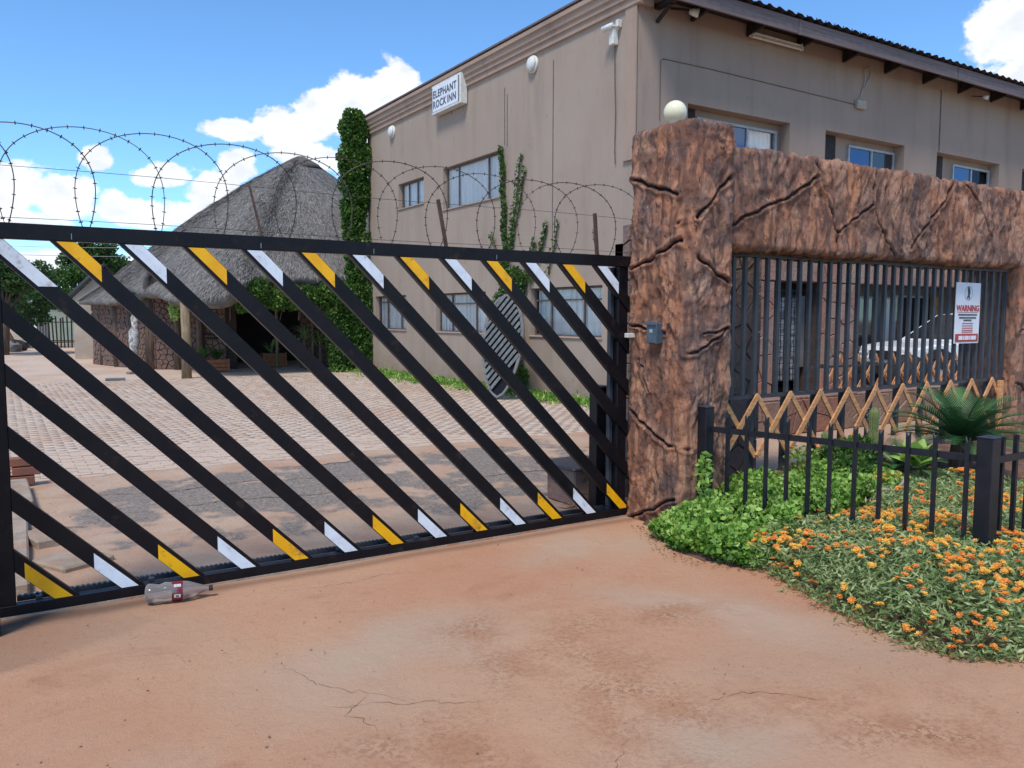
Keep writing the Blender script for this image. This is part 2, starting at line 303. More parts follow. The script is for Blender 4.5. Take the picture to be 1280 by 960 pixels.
# ------------------------------------------------------------------ mesh helpers
class MB:
    def __init__(s): s.v = []; s.f = []
    def add(s, vs, fs):
        o = len(s.v); s.v += [tuple(p) for p in vs]; s.f += [tuple(i+o for i in f) for f in fs]; return s
    def box(s, x0, x1, y0, y1, z0, z1, b=0, M_=None):
        if b <= 0:
            vs = [(x0,y0,z0),(x1,y0,z0),(x1,y1,z0),(x0,y1,z0),(x0,y0,z1),(x1,y0,z1),(x1,y1,z1),(x0,y1,z1)]
            fs = [(0,3,2,1),(4,5,6,7),(0,1,5,4),(1,2,6,5),(2,3,7,6),(3,0,4,7)]
        else:
            b = min(b, (x1-x0)*.45, (y1-y0)*.45, (z1-z0)*.45)
            bm = bmesh.new(); bmesh.ops.create_cube(bm, size=1)
            for q in bm.verts: q.co = Vector(((x0+x1)/2+q.co.x*(x1-x0), (y0+y1)/2+q.co.y*(y1-y0), (z0+z1)/2+q.co.z*(z1-z0)))
            bmesh.ops.bevel(bm, geom=bm.edges[:], offset=b, segments=1, affect='EDGES', profile=.5)
            bm.verts.index_update(); vs = [q.co.copy() for q in bm.verts]; fs = [[q.index for q in f.verts] for f in bm.faces]; bm.free()
        if M_ is not None: vs = [M_ @ Vector(q) for q in vs]
        return s.add(vs, fs)
    def bar(s, a, b, w, h, upv=(0,0,1)):
        a, b = Vector(a), Vector(b); d = (b-a).normalized(); u = Vector(upv)
        if abs(d.dot(u)) > .98: u = Vector((0,1,0))
        sx = d.cross(u).normalized(); uz = sx.cross(d)
        vs = []
        for p in (a, b):
            for i, j in ((-1,-1),(1,-1),(1,1),(-1,1)): vs.append(p+sx*(i*w/2)+uz*(j*h/2))
        return s.add(vs, [(3,2,1,0),(4,5,6,7),(0,1,5,4),(1,2,6,5),(2,3,7,6),(3,0,4,7)])
    def tube(s, pts, r, n=8, caps=True):
        pts = [Vector(p) for p in pts]; rs = r if isinstance(r, (list, tuple)) else [r]*len(pts)
        vs = []; prev = None
        for i, p in enumerate(pts):
            d = (pts[min(i+1, len(pts)-1)]-pts[max(i-1, 0)]).normalized()
            if prev is None:
                u = Vector((0,0,1)) if abs(d.z) < .9 else Vector((0,1,0)); a = d.cross(u).normalized()
            else:
                a = (prev-d*prev.dot(d)).normalized()
            prev = a; b = d.cross(a)
            for k in range(n):
                t = 2*math.pi*k/n; vs.append(p+(a*math.cos(t)+b*math.sin(t))*rs[i])
        fs = []
        for i in range(len(pts)-1):
            for k in range(n): fs.append((i*n+k, i*n+(k+1) % n, (i+1)*n+(k+1) % n, (i+1)*n+k))
        if caps: fs.append(tuple(range(n))[::-1]); fs.append(tuple((len(pts)-1)*n+k for k in range(n)))
        return s.add(vs, fs)
    def prism(s, poly, fn, t0, t1):     # poly of (u,v); fn(u,v,t) -> world
        n = len(poly); vs = [fn(u, v, t0) for u, v in poly]+[fn(u, v, t1) for u, v in poly]
        fs = [tuple(range(n)), tuple(range(2*n-1, n-1, -1))]+[(i, i+n, (i+1) % n+n, (i+1) % n) for i in range(n)]
        return s.add(vs, fs)
    def lathe(s, prof, c, ax=(0,0,1), n=24, jit=0):
        ax = Vector(ax).normalized(); u = ax.cross(Vector((0,0,1)) if abs(ax.z) < .9 else Vector((1,0,0))).normalized(); w = ax.cross(u)
        vs = []; c = Vector(c)
        for (t, r) in prof:
            for k in range(n):
                a = 2*math.pi*k/n; rr = r*(1+random.uniform(-jit, jit)); vs.append(c+ax*t+(u*math.cos(a)+w*math.sin(a))*rr)
        fs = []
        for i in range(len(prof)-1):
            for k in range(n): fs.append((i*n+k, i*n+(k+1) % n, (i+1)*n+(k+1) % n, (i+1)*n+k))
        fs.append(tuple(range(n))[::-1]); fs.append(tuple((len(prof)-1)*n+k for k in range(n)))
        return s.add(vs, fs)
def wloc(o):
    v = Vector(o.location)
    while o.parent: o = o.parent; v += Vector(o.location)
    return v
def link(name, me, mat, parent=None, smooth=False):
    if mat: me.materials.append(mat)
    if smooth: me.polygons.foreach_set('use_smooth', [True]*len(me.polygons))
    o = bpy.data.objects.new(name, me); C.objects.link(o)
    if parent: o.parent = parent
    return o
def build(name, mb, mat, parent=None, smooth=False, recalc=True):
    off = wloc(parent) if parent else Vector((0,0,0))
    me = bpy.data.meshes.new(name); me.from_pydata([(p[0]-off.x, p[1]-off.y, p[2]-off.z) for p in mb.v], [], mb.f)
    if recalc:
        bm = bmesh.new(); bm.from_mesh(me); bmesh.ops.recalc_face_normals(bm, faces=bm.faces[:]); bm.to_mesh(me); bm.free()
    me.update()
    return link(name, me, mat, parent, smooth)
def npmesh(name, V, F, mat, parent=None, attrs=None, smooth=False):
    off = wloc(parent) if parent else Vector((0,0,0))
    V = np.asarray(V, np.float32)-np.array(off, np.float32); F = np.asarray(F, np.int32)
    me = bpy.data.meshes.new(name); k = F.shape[1]
    me.vertices.add(len(V)); me.vertices.foreach_set('co', V.ravel())
    me.loops.add(F.size); me.loops.foreach_set('vertex_index', F.ravel())
    me.polygons.add(len(F)); me.polygons.foreach_set('loop_start', np.arange(0, F.size, k, dtype=np.int32)); me.polygons.foreach_set('loop_total', np.full(len(F), k, np.int32))
    if smooth: me.polygons.foreach_set('use_smooth', np.ones(len(F), bool))
    me.update(calc_edges=True)
    for nme, arr in (attrs or {}).items():
        a = me.attributes.new(nme, 'FLOAT', 'POINT'); a.data.foreach_set('value', np.asarray(arr, np.float32))
    me.validate()
    return link(name, me, mat, parent)
def tag(o, label=None, cat=None, group=None, kind=None):
    for k, v in (('label', label), ('category', cat), ('group', group), ('kind', kind)):
        if v: o[k] = v
    return o
def thing(name, loc, label, cat, group=None):
    o = bpy.data.objects.new(name, None); C.objects.link(o); o.location = loc; o.empty_display_size = .2
    return tag(o, label, cat, group)
KIDS = {}
def copy_tree(o, parent=None):
    c = o.copy(); C.objects.link(c)
    if parent: c.parent = parent
    for ch in list(o.children): copy_tree(ch, c)
    return c
# vectorised gradient noise
_g = rng.normal(size=(4096, 3)); _g /= np.linalg.norm(_g, axis=1)[:, None]
def pn(P):
    P = np.asarray(P, float); i = np.floor(P).astype(np.int64); f = P-i; u = f*f*f*(f*(f*6-15)+10); r = 0
    for dx in (0, 1):
        for dy in (0, 1):
            for dz in (0, 1):
                h = ((i[:, 0]+dx)*73856093 ^ (i[:, 1]+dy)*19349663 ^ (i[:, 2]+dz)*83492791) & 4095
                d = ((f-[dx, dy, dz])*_g[h]).sum(1)
                r = r+d*(u[:, 0] if dx else 1-u[:, 0])*(u[:, 1] if dy else 1-u[:, 1])*(u[:, 2] if dz else 1-u[:, 2])
    return r
def fbm(P, o=4, rg=.5):
    r = 0; a = 1
    for k in range(o): r = r+a*pn(P*2**k+k*17.3); a *= rg
    return r
def polydist(P, pl):
    d = np.full(len(P), 1e9); t_along = np.zeros(len(P))
    for a, b in zip(pl[:-1], pl[1:]):
        a = np.array(a, float); b = np.array(b, float); ab = b-a
        t = np.clip(((P-a) @ ab)/(ab @ ab), 0, 1); q = np.linalg.norm(P-(a+t[:, None]*ab), axis=1); d = np.minimum(d, q)
    return d
def leaves(C_, size, tilt=.9, asp=.55, upb=.5, tint=None, bend=.25, dirs=None, jit=.35):
    """diamond leaves (two quads folded as 4 tris -> 1 quad bent) around centres C_"""
    n = len(C_)
    if dirs is None:
        d = rng.normal(size=(n, 3)); d[:, 2] = d[:, 2]*.5+upb; 
    else: d = dirs+rng.normal(size=(n, 3))*tilt
    d /= np.linalg.norm(d, axis=1)[:, None]
    q = rng.normal(size=(n, 3)); s = np.cross(d, q); s /= np.linalg.norm(s, axis=1)[:, None]
    nn = np.cross(s, d)
    sz = size*(1+jit*rng.uniform(-1, 1, n))
    L_ = sz[:, None]; w = L_*asp
    a = C_-d*L_*.5; b = C_+s*w*.5-nn*L_*bend*.3; c = C_+d*L_*.5-nn*L_*bend; e = C_-s*w*.5-nn*L_*bend*.3
    V = np.stack([a, b, c, e], 1).reshape(-1, 3); F = np.arange(4*n).reshape(-1, 4)
    if tint is None: tint = rng.uniform(0, 1, n)
    return V, F, np.repeat(tint, 4)
def ellipsoid_pts(n, c, r, shell=.55):
    d = rng.normal(size=(n, 3)); d /= np.linalg.norm(d, axis=1)[:, None]
    rr = shell+(1-shell)*rng.uniform(0, 1, n)**.6
    return np.array(c)+d*rr[:, None]*np.array(r)
def merge(parts):
    V = []; F = []; T = []; o = 0
    for v, f, t in parts: V.append(v); F.append(f+o); T.append(t); o += len(v)
    return np.concatenate(V), np.concatenate(F), np.concatenate(T)

# ------------------------------------------------------------------ ground
g = MB().add([(-400,-300,-.06),(400,-300,-.06),(400,700,-.06),(-400,700,-.06)], [(0,1,2,3)])
tag(build('ground', g, nmat('far_earth', (.42,.30,.20), (.34,.25,.16), .3, .95)), kind='structure')
def sheet(name, xs, ys, zf, mat, attrs):
    X_, Y_ = np.meshgrid(xs, ys); P = np.stack([X_.ravel(), Y_.ravel(), np.zeros(X_.size)], 1)
    P[:, 2] = zf(P); nx, ny = len(xs), len(ys)
    I = np.arange(nx*ny).reshape(ny, nx); F = np.stack([I[:-1, :-1], I[:-1, 1:], I[1:, 1:], I[1:, :-1]], -1).reshape(-1, 4)
    return npmesh(name, P, F, mat, None, {k: f(P) for k, f in attrs.items()}, smooth=True)
def flat(P): Q = P.copy(); Q[:, 2] = 0; return Q
def wig(P, amp, sc):
    Q = flat(P); Q[:, 0] += amp*pn(flat(P)*sc+5); Q[:, 1] += amp*pn(flat(P)*sc+31); return Q
cracksA = [[(1.0,3.55,0),(1.08,3.2,0),(1.22,3.05,0),(1.38,2.86,0)],[(1.0,3.05,0),(1.38,2.86,0),(1.7,2.72,0)],[(1.22,3.05,0),(1.1,2.92,0),(1.2,2.7,0)],
           [(.35,2.9,0),(.5,2.55,0)],[(1.2,4.5,0),(1.55,4.42,0),(1.9,4.45,0),(2.3,4.3,0)]]
def crackf(cr, w, amp=.05, sc=3):
    def f(P):
        Q = wig(P, amp, sc); d = np.min([polydist(Q, c) for c in cr], axis=0); return np.exp(-(d/w)**2)*np.clip(.55+1.2*pn(flat(P)*4+9), 0, 1)
    return f
dark_line = [(-.3,4.45,0),(.1,4.12,0),(.45,4.3,0),(.9,4.52,0)]
def gate_dark(P):  # darker ground at far left and along the gate foot
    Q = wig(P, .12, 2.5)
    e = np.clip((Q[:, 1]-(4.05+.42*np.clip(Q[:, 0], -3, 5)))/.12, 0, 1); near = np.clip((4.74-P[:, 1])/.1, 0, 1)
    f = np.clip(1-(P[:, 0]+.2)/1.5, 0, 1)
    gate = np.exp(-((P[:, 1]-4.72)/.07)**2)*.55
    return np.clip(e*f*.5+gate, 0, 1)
def area(P, lst, wob=.25):
    Q = wig(P, wob, 1.6); m = np.zeros(len(P))
    for (x_, y_, a, b, ang) in lst:
        dx, dy = Q[:, 0]-x_, Q[:, 1]-y_; c_, s_ = math.cos(R(ang)), math.sin(R(ang))
        m = np.maximum(m, np.exp(-(((dx*c_+dy*s_)/a)**2+((-dx*s_+dy*c_)/b)**2)))
    return m
grit = lambda P: area(P, GRIT)*np.clip(.5+1.3*fbm(flat(P)*3+4, 3), 0, 1)
tanp = lambda P: area(P, TANP)*np.clip(.8+.8*fbm(flat(P)*1.5+14, 3), 0, 1)
GRIT = [(2.2,2.6,.30,.75,-20),(1.95,3.1,.2,.5,-20),(2.9,1.75,.7,.25,-35),(1.2,2.65,.3,.2,0),(1.35,2.3,.15,.5,10),(2.9,3.0,.3,.15,0)]
TANP = [(1.5,3.3,.8,.5,20),(3.1,3.0,.8,.35,-60),(.2,2.5,.35,.7,0),(1.9,1.9,.7,.4,0),(3.3,4.3,.7,.3,0)]
xs = np.concatenate([np.arange(-8, -1.5, .25), np.arange(-1.5, 5, .025), np.arange(5, 14, .25)])
ys = np.concatenate([np.arange(-9, .6, .25), np.arange(.6, 4.8, .02), [4.80]])
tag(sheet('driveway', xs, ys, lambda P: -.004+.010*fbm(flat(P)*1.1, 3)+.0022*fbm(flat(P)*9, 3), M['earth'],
    {'crack': lambda P: np.zeros(len(P)), 'gate_dark': gate_dark, 'grit': grit, 'tan': tanp}), kind='structure')
cracksB = [[(.2,7.9,0),(1.1,7.6,0),(2.0,7.7,0),(3.4,7.3,0)],[(.9,6.9,0),(1.6,7.0,0),(2.3,6.8,0),(3,6.85,0)],[(1.8,8.5,0),(2.6,8.2,0),(4.5,8.3,0)],[(0,6.9,0),(.6,6.6,0)],[(3.4,6.6,0),(4.3,6.8,0),(5.4,6.5,0)]]
def asph(P):
    Q = wig(P, .45, .7)+0; m = np.clip((Q[:, 1]-5.3)/1.2, 0, 1)*np.clip((8.3+.05*Q[:, 0]-Q[:, 1])/.4, 0, 1)*np.clip((P[:, 0]-.0)/.5, 0, 1)*np.clip((6.2-P[:, 0])/1.2, 0, 1)
    return np.clip(m*.95+1.3*fbm(flat(P)*1.3, 4)-.2+.5*fbm(flat(P)*7, 2), 0, 1)
xs = np.concatenate([np.arange(-9, -.5, .3), np.arange(-.5, 8, .03), np.arange(8, 26, .3)])
ys = np.concatenate([np.arange(4.80, 8.76, .03), [8.76]])
tag(sheet('courtyard_apron', xs, ys, lambda P: -.004+.012*fbm(flat(P)*1.5, 3)+.006*fbm(flat(P)*9, 3), M['apron'],
    {'crack': lambda P: np.zeros(len(P)), 'asphalt': asph}), kind='structure')
cy = MB().add([(-9,8.70,-.010),(30,8.70,-.010),(30,34,-.010),(-9,34,-.010)], [(0,1,2,3)])
tag(build('courtyard', cy, nmat('courtyard_sand_joint', (.38,.24,.155), (.30,.185,.12), 6, .95)), kind='structure')
crack_mat = nmat('crack_dirt', (.16,.085,.05), (.10,.055,.035), 20, .95)
def cracks(sheet_obj, lines, zf, wd, mat=crack_mat):
    for ln in lines:
        pts = []
        for a, b in zip(ln[:-1], ln[1:]):
            n = max(4, int(math.dist(a, b)/.025))
            for k in range(n): pts.append([a[0]+(b[0]-a[0])*k/n, a[1]+(b[1]-a[1])*k/n, 0])
        pts = np.array(pts); pts[:, 0] += .05*pn(pts*6+3)+.016*rng.normal(size=len(pts))*.5; pts[:, 1] += .05*pn(pts*6+33)+.016*rng.normal(size=len(pts))*.5
        z = zf(pts)+.002; d = np.gradient(pts[:, :2], axis=0); d /= np.linalg.norm(d, axis=1)[:, None]+1e-9; w_ = wd*rng.uniform(.25, 1, len(pts))*np.sin(np.linspace(.08, 3.05, len(pts)))
        V = np.concatenate([np.column_stack([pts[:, 0]-d[:, 1]*w_, pts[:, 1]+d[:, 0]*w_, z]), np.column_stack([pts[:, 0]+d[:, 1]*w_, pts[:, 1]-d[:, 0]*w_, z])]); n = len(pts)
        F = np.array([(i, n+i, n+i+1, i+1) for i in range(n-1)]); o = npmesh('crack', V, F, mat, sheet_obj)
cracks(bpy.data.objects['driveway'], cracksA+[[(2.9,1.9,0),(2.6,2.2,0),(2.2,2.3,0)],[(1.9,2.2,0),(1.6,2.0,0),(1.3,2.1,0)]], lambda P: -.004+.010*fbm(flat(P)*1.1, 3)+.0022*fbm(flat(P)*9, 3), .0016)
cracks(bpy.data.objects['courtyard_apron'], cracksB, lambda P: -.004+.012*fbm(flat(P)*1.5, 3)+.006*fbm(flat(P)*9, 3)+.003, .010)
# pavers: individual near rows, the rest joined, far rows by material
pav = thing('brick_paving', (3, 9, 0), 'worn reddish clay brick paving across the courtyard behind the gate', 'paving'); pav['kind'] = 'structure'
del pav['category']; del pav['label']
bw, bd = .222, .111
def brickbox(dz, t):
    b = MB(); b.box(-bw/2+.004, bw/2-.004, -bd/2+.004, bd/2-.004, -.03, .0, .0); return b
bmeshes = []
for k in range(6):
    me = bpy.data.meshes.new('brick'); mb = brickbox(0, 0); vs = [(x+random.uniform(-.002,.002), y+random.uniform(-.002,.002), z+(random.uniform(-.003,.003) if z > -.01 else 0)) for x, y, z in mb.v]
    me.from_pydata(vs, [], mb.f); me.materials.append(M['paver_single']); bmeshes.append(me)
cells = []
row = 0; y = 8.80
while y < 21.5:
    x = -2.4+(bw/2 if row % 2 else 0)
    while x < 9.0:
        cells.append((x, y)); x += bw
    y += bd; row += 1
def inview(x, y): 
    p = Vector((x, y, 0))-EYE; z = p.dot(fw); return 0 < 640+1012*p.dot(r2)/z < 800
vis = sorted([c for c in cells if inview(*c)], key=lambda c: c[0]**2+c[1]**2)
near = set(vis[:300])
for (x, y) in vis[:300]:
    o = bpy.data.objects.new('brick', random.choice(bmeshes)); C.objects.link(o); o.parent = pav
    o.location = (x-3, y-9, random.uniform(-.004, .004)); o.rotation_euler = (random.uniform(-.008,.008), random.uniform(-.012,.012), random.uniform(-.02,.02))
V = []; F = []; T = []; base = np.array(MB().box(-bw/2+.004, bw/2-.004, -bd/2+.004, bd/2-.004, -.03, 0).v); bf = np.array(MB().box(0,1,0,1,0,1).f)[1:]
k = 0
for c in cells:
    if c in near: continue
    q = base.copy(); q[4:, 2] += rng.uniform(-.002, .002, 4); q += [c[0], c[1], rng.uniform(-.005, .004)]
    V.append(q); F.append(bf+8*k); T.append(np.full(8, rng.uniform())); k += 1
o = npmesh('far_bricks', np.concatenate(V), np.concatenate(F), M['paver'], pav, {'tint': np.concatenate(T)}); o['kind'] = 'stuff'
fp = MB().add([(-9,21.5,-.004),(30,21.5,-.004),(30,46,-.004),(-9,46,-.004)], [(0,1,2,3)])
fo = build('far_paving', fp, M['paver']); tag(fo, kind='structure')

# ------------------------------------------------------------------ main building
bld = thing('brown_building', (15, 16, 0), 'two storey brown plastered building with roof eaves, beside the thatched hut', 'building')
GX, FY = 9.0, 10.45
def panel(name, axis, pos, u0, u1, z0, z1, holes, depth, mat, parent, sgn):
    """front face of a wall with rectangular holes and reveals. axis 'x': plane x=pos, u=y ; axis 'y': plane y=pos, u=x. sgn: +1 = inwards direction along the axis"""
    mb = MB(); P3 = (lambda u, z, d: (pos+sgn*d, u, z)) if axis == 'x' else (lambda u, z, d: (u, pos+sgn*d, z))
    us = sorted({u0, u1, *[h[0] for h in holes], *[h[1] for h in holes]}); zs = sorted({z0, z1, *[h[2] for h in holes], *[h[3] for h in holes]})
    inh = lambda u, z: any(h[0] < u < h[1] and h[2] < z < h[3] for h in holes)
    for a, b in zip(us[:-1], us[1:]):
        for c, d in zip(zs[:-1], zs[1:]):
            if inh((a+b)/2, (c+d)/2): continue
            mb.add([P3(a,c,0),P3(b,c,0),P3(b,d,0),P3(a,d,0)], [(0,1,2,3)])
    for a, b, c, d in holes:
        mb.add([P3(a,c,0),P3(b,c,0),P3(b,d,0),P3(a,d,0),P3(a,c,depth),P3(b,c,depth),P3(b,d,depth),P3(a,d,depth)], [(0,1,5,4),(1,2,6,5),(2,3,7,6),(3,0,4,7)])
    return build(name, mb, mat, parent, recalc=False)
gh = [(18.37,19.88,4.36,5.01),(14.8,17.34,4.07,5.04),(19.46,21.5,1.20,2.12),(15.35,17.75,1.19,2.11),(11.29,13.58,1.18,2.12)]
panel('gable_wall', 'x', GX, FY, 21.75, -.05, 6.66, gh, .18, M['gable'], bld, 1)
w = MB(); w.box(GX+.002, GX+.35, 21.75, 21.95, 0, 6.66); w.box(GX+.5, 34, 21.6, 21.9, 0, 6.9)
build('rear_wall', w, M['gable'], bld)
# corner pilaster and cornice mouldings of the gable parapet
p = MB(); p.box(GX-.03, GX+.01, FY, FY+.28, 4.19, 6.66); p.box(GX-.045, GX, FY-.004, FY+.30, 4.16, 4.19); build('corner_pilaster', p, M['cornice'], bld)
prof = [(0,6.62),(-.05,6.64),(-.05,6.74),(-.085,6.76),(-.085,6.83),(-.12,6.86),(-.13,6.95),(-.17,6.98),(-.17,7.06),(-.12,7.09),(.25,7.09),(.25,6.62)]
c = MB(); c.prism(prof, lambda u, v, t: (GX+u, t, v), FY-.10, 21.95); build('cornice', c, M['cornice'], bld)
c = MB(); c.box(GX-.19, GX+.27, FY-.12, 21.97, 7.09, 7.125); build('parapet_flashing', c, M['fascia'], bld)
for yy, za, zb in ((14.57,5.1,6.26),(14.47,5.06,6.1),(12.83,2.6,6.36),(16.9,6.2,6.62)):
    j = MB(); j.box(GX-.006, GX+.002, yy-.011, yy+.011, za, zb); build('wall_joint', j, M['steel_frame'], bld)
def window_x(y0, y1, z0, z1, mull, transom=None, burglar=False):
    """steel window in the gable wall (plane x), y1 is the far side"""
    X0 = GX+.10; f = MB(); t = .03
    f.box(X0, X0+.04, y0, y1, z0, z0+t); f.box(X0, X0+.04, y0, y1, z1-t, z1)
    for yy in (y0, y1-t): f.box(X0+.001, X0+.041, yy, yy+t, z0+t, z1-t)
    wf = build('window', f, M['steel_frame'], bld)
    for m in mull:
        b = MB(); b.box(X0+.002, X0+.038, m-t/2, m+t/2, z0+t, (z1-t)); build('mullion', b, M['steel_frame'], wf)
    if transom:
        b = MB(); b.box(X0+.004, X0+.036, y0+t, y1-t, transom-t/2, transom+t/2); build('transom', b, M['steel_frame'], wf)
    ed = [y0+t]+sorted(mull)+[y1-t]
    for a, b_ in zip(ed[:-1], ed[1:]):
        b = MB(); b.add([(X0+.018,a+.006,z0+t-.005),(X0+.018,a+.006,z1-t+.005),(X0+.018,b_-.006,z1-t+.005),(X0+.018,b_-.006,z0+t-.005)], [(0,1,2,3)]); build('pane', b, M['glass'], wf, recalc=False)
    # pleated curtain
    n = int((y1-y0)*40); pts = []
    for i in range(n+1):
        yy = y0+.03+(y1-y0-.06)*i/n; pts.append((X0+.065+.018*math.sin(i*1.05)+.008*math.sin(i*.37), yy))
    vs = [(a, b_, z0-.02) for a, b_ in pts]+[(a, b_, z1) for a, b_ in pts]; cm = MB().add(vs, [(i, i+1, i+n+2, i+n+1) for i in range(n)])
    build('curtain', cm, M['curtain'], wf, smooth=True)
    if burglar:
        g = MB(); X1 = X0+.06
        k = y0+.10
        while k < y1-.05:
            g.tube([(X1, k, z0+.03), (X1, k, z1-.03)], .006, 5); k += .17
        for zz in (z0+.25, z0+.5, z0+.75): g.tube([(X1+.012, y0+.03, zz), (X1+.012, y1-.03, zz)], .006, 5)
        for k in (y1-.25,): g.tube([(X1, k-.15, z0+.05), (X1, k+.15, z1-.1)], .006, 5); g.tube([(X1, k+.15, z0+.05), (X1, k-.15, z1-.1)], .006, 5)
        build('burglar_bars', g, M['white_pl'], wf)
    s = MB(); s.box(GX-.03, GX+.17, y0-.04, y1+.04, z0-.035, z0-.002, .008); build('window_sill', s, M['cornice'], wf)
window_x(18.39, 19.86, 4.37, 5.0, [18.95, 19.45])
window_x(14.82, 17.32, 4.08, 5.03, [15.4, 16.75])
window_x(19.48, 21.48, 1.21, 2.11, [20.0, 20.9], 1.95, True)
window_x(15.37, 17.73, 1.20, 2.10, [15.95, 17.1], 1.86, True)
window_x(11.31, 13.56, 1.19, 2.11, [11.95, 13.0], 1.88, True)
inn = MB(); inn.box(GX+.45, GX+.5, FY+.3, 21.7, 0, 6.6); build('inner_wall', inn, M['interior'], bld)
# front wall with deep window recesses, z above the stone band
rec = [(10.15,12.80,4.2,5.22),(13.85,16.48,4.2,5.22),(17.70,20.33,4.2,5.22),(21.4,24.0,4.2,5.22),(25.1,27.7,4.2,5.22)]
panel('front_wall', 'y', FY, GX, 34, 2.80, 6.95, rec, .25, M['front'], bld, 1)
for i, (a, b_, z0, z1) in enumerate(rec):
    # back wall of the recess with a white aluminium sliding window and a dark flat upright strip at its left
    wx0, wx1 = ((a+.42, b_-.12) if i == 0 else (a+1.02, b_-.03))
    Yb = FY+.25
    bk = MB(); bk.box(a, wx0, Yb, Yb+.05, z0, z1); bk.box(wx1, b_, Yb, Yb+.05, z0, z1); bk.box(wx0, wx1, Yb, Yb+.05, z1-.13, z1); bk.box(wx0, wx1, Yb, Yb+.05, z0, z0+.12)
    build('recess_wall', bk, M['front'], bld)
    sl = MB(); sl.box(a+.0, a+(.40 if i == 0 else .62), Yb-.03, Yb-.003, z0+.01, z1-.01, .004); build('dark_strip', sl, M['dark_wood'], bld)
    f = MB(); t = .045
    f.box(wx0, wx1, Yb-.05, Yb+.01, z1-.13-t, z1-.13); f.box(wx0, wx1, Yb-.05, Yb+.01, z0+.12, z0+.12+t)
    for xx in (wx0, wx1-t): f.box(xx, xx+t, Yb-.049, Yb+.009, z0+.12+t, z1-.13-t)
    wf = build('window', f, M['alu'], bld)
    mid = wx0+(wx1-wx0)*(.5 if i else .62)
    m_ = MB(); m_.box(mid-.025, mid+.025, Yb-.045, Yb+.005, z0+.12+t, z1-.13-t); build('mullion', m_, M['alu'], wf)
    for (p0, p1, mm) in ((wx0+t, mid-.025, 'glass_blue'), (mid+.025, wx1-t, 'glass_dark' if i == 1 else 'glass')):
        q = MB(); q.box(p0, p1, Yb-.02, Yb-.015, z0+.12+t, z1-.13-t); build('pane', q, M[mm], wf)
    if i != 1:
        n = 26; x0_, x1_ = mid, wx1; vs = []
        for k in range(n+1): vs.append((x0_+(x1_-x0_)*k/n, Yb+.12+.03*math.sin(k*1.4), z0+.1))
        vs += [(v[0], v[1], z1-.1) for v in vs]; cm = MB().add(vs, [(k, k+1, k+n+2, k+n+1) for k in range(n)]); build('curtain', cm, M['curtain'], wf, smooth=True)
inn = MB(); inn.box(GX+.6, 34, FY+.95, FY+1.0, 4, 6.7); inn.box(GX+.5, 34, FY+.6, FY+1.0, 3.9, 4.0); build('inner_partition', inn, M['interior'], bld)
# upper roof, fascia, corrugated sheet edge, rafters
fa = MB(); fa.box(GX-.02, 34, FY-.64, FY-.60, 6.56, 6.82, .006); build('fascia_board', fa, M['fascia'], bld)
for xx in np.arange(12.2, 33, 5.1):
    j = MB(); j.box(xx-.03, xx+.03, FY-.652, FY-.641, 6.55, 6.81); build('fascia_joint', j, M['fascia'], bld)
rs = MB(); n = 300; xs_ = [GX-.1+k*(25.0/n) for k in range(n+1)]
vs = [(x_, FY-.72, 6.86+.028*math.sin(k*2.0)) for k, x_ in enumerate(xs_)]+[(x_, 21.6, 7.02+.028*math.sin(k*2.0)) for k, x_ in enumerate(xs_)]
rs.add(vs, [(k, k+1, k+n+2, k+n+1) for k in range(n)]); rs.add([(v[0], v[1], v[2]-.012) for v in vs], [(k+n+1, k+n+2, k+1, k) for k in range(n)])
build('roof_sheeting', rs, M['roof_sheet'], bld, recalc=False)
rv = MB()
x_ = GX+.05
while x_ < 33: rv.tube([(x_, FY-.66, 6.87), (x_, FY-.66, 6.915)], [.014,.009], 5); x_ += .255
o = build('roof_screws', rv, M['roof_sheet'], bld); o['kind'] = 'stuff'
sf = MB(); sf.box(GX, 34, FY-.6, FY-.004, 6.80, 6.815); build('soffit', sf, M['dark_wood'], bld)
for x_ in np.arange(GX+1.2, 33, 1.37):
    r_ = MB(); r_.add([(x_-.03, FY-.58, 6.795), (x_+.03, FY-.58, 6.795), (x_+.03, FY-.005, 6.795), (x_-.03, FY-.005, 6.795), (x_-.03, FY-.58, 6.70), (x_+.03, FY-.58, 6.70), (x_+.03, FY-.005, 6.58), (x_-.03, FY-.005, 6.58)],
         [(0,3,2,1),(4,5,6,7),(0,1,5,4),(1,2,6,5),(2,3,7,6),(3,0,4,7)]); build('rafter_end', r_, M['dark_wood'], bld)
# gutter end at the far corner
ge = MB(); ge.box(8.15, 9.0, 22.0, 22.25, 5.92, 6.12, .01); build('beam_end', ge, M['dark_wood'], bld)
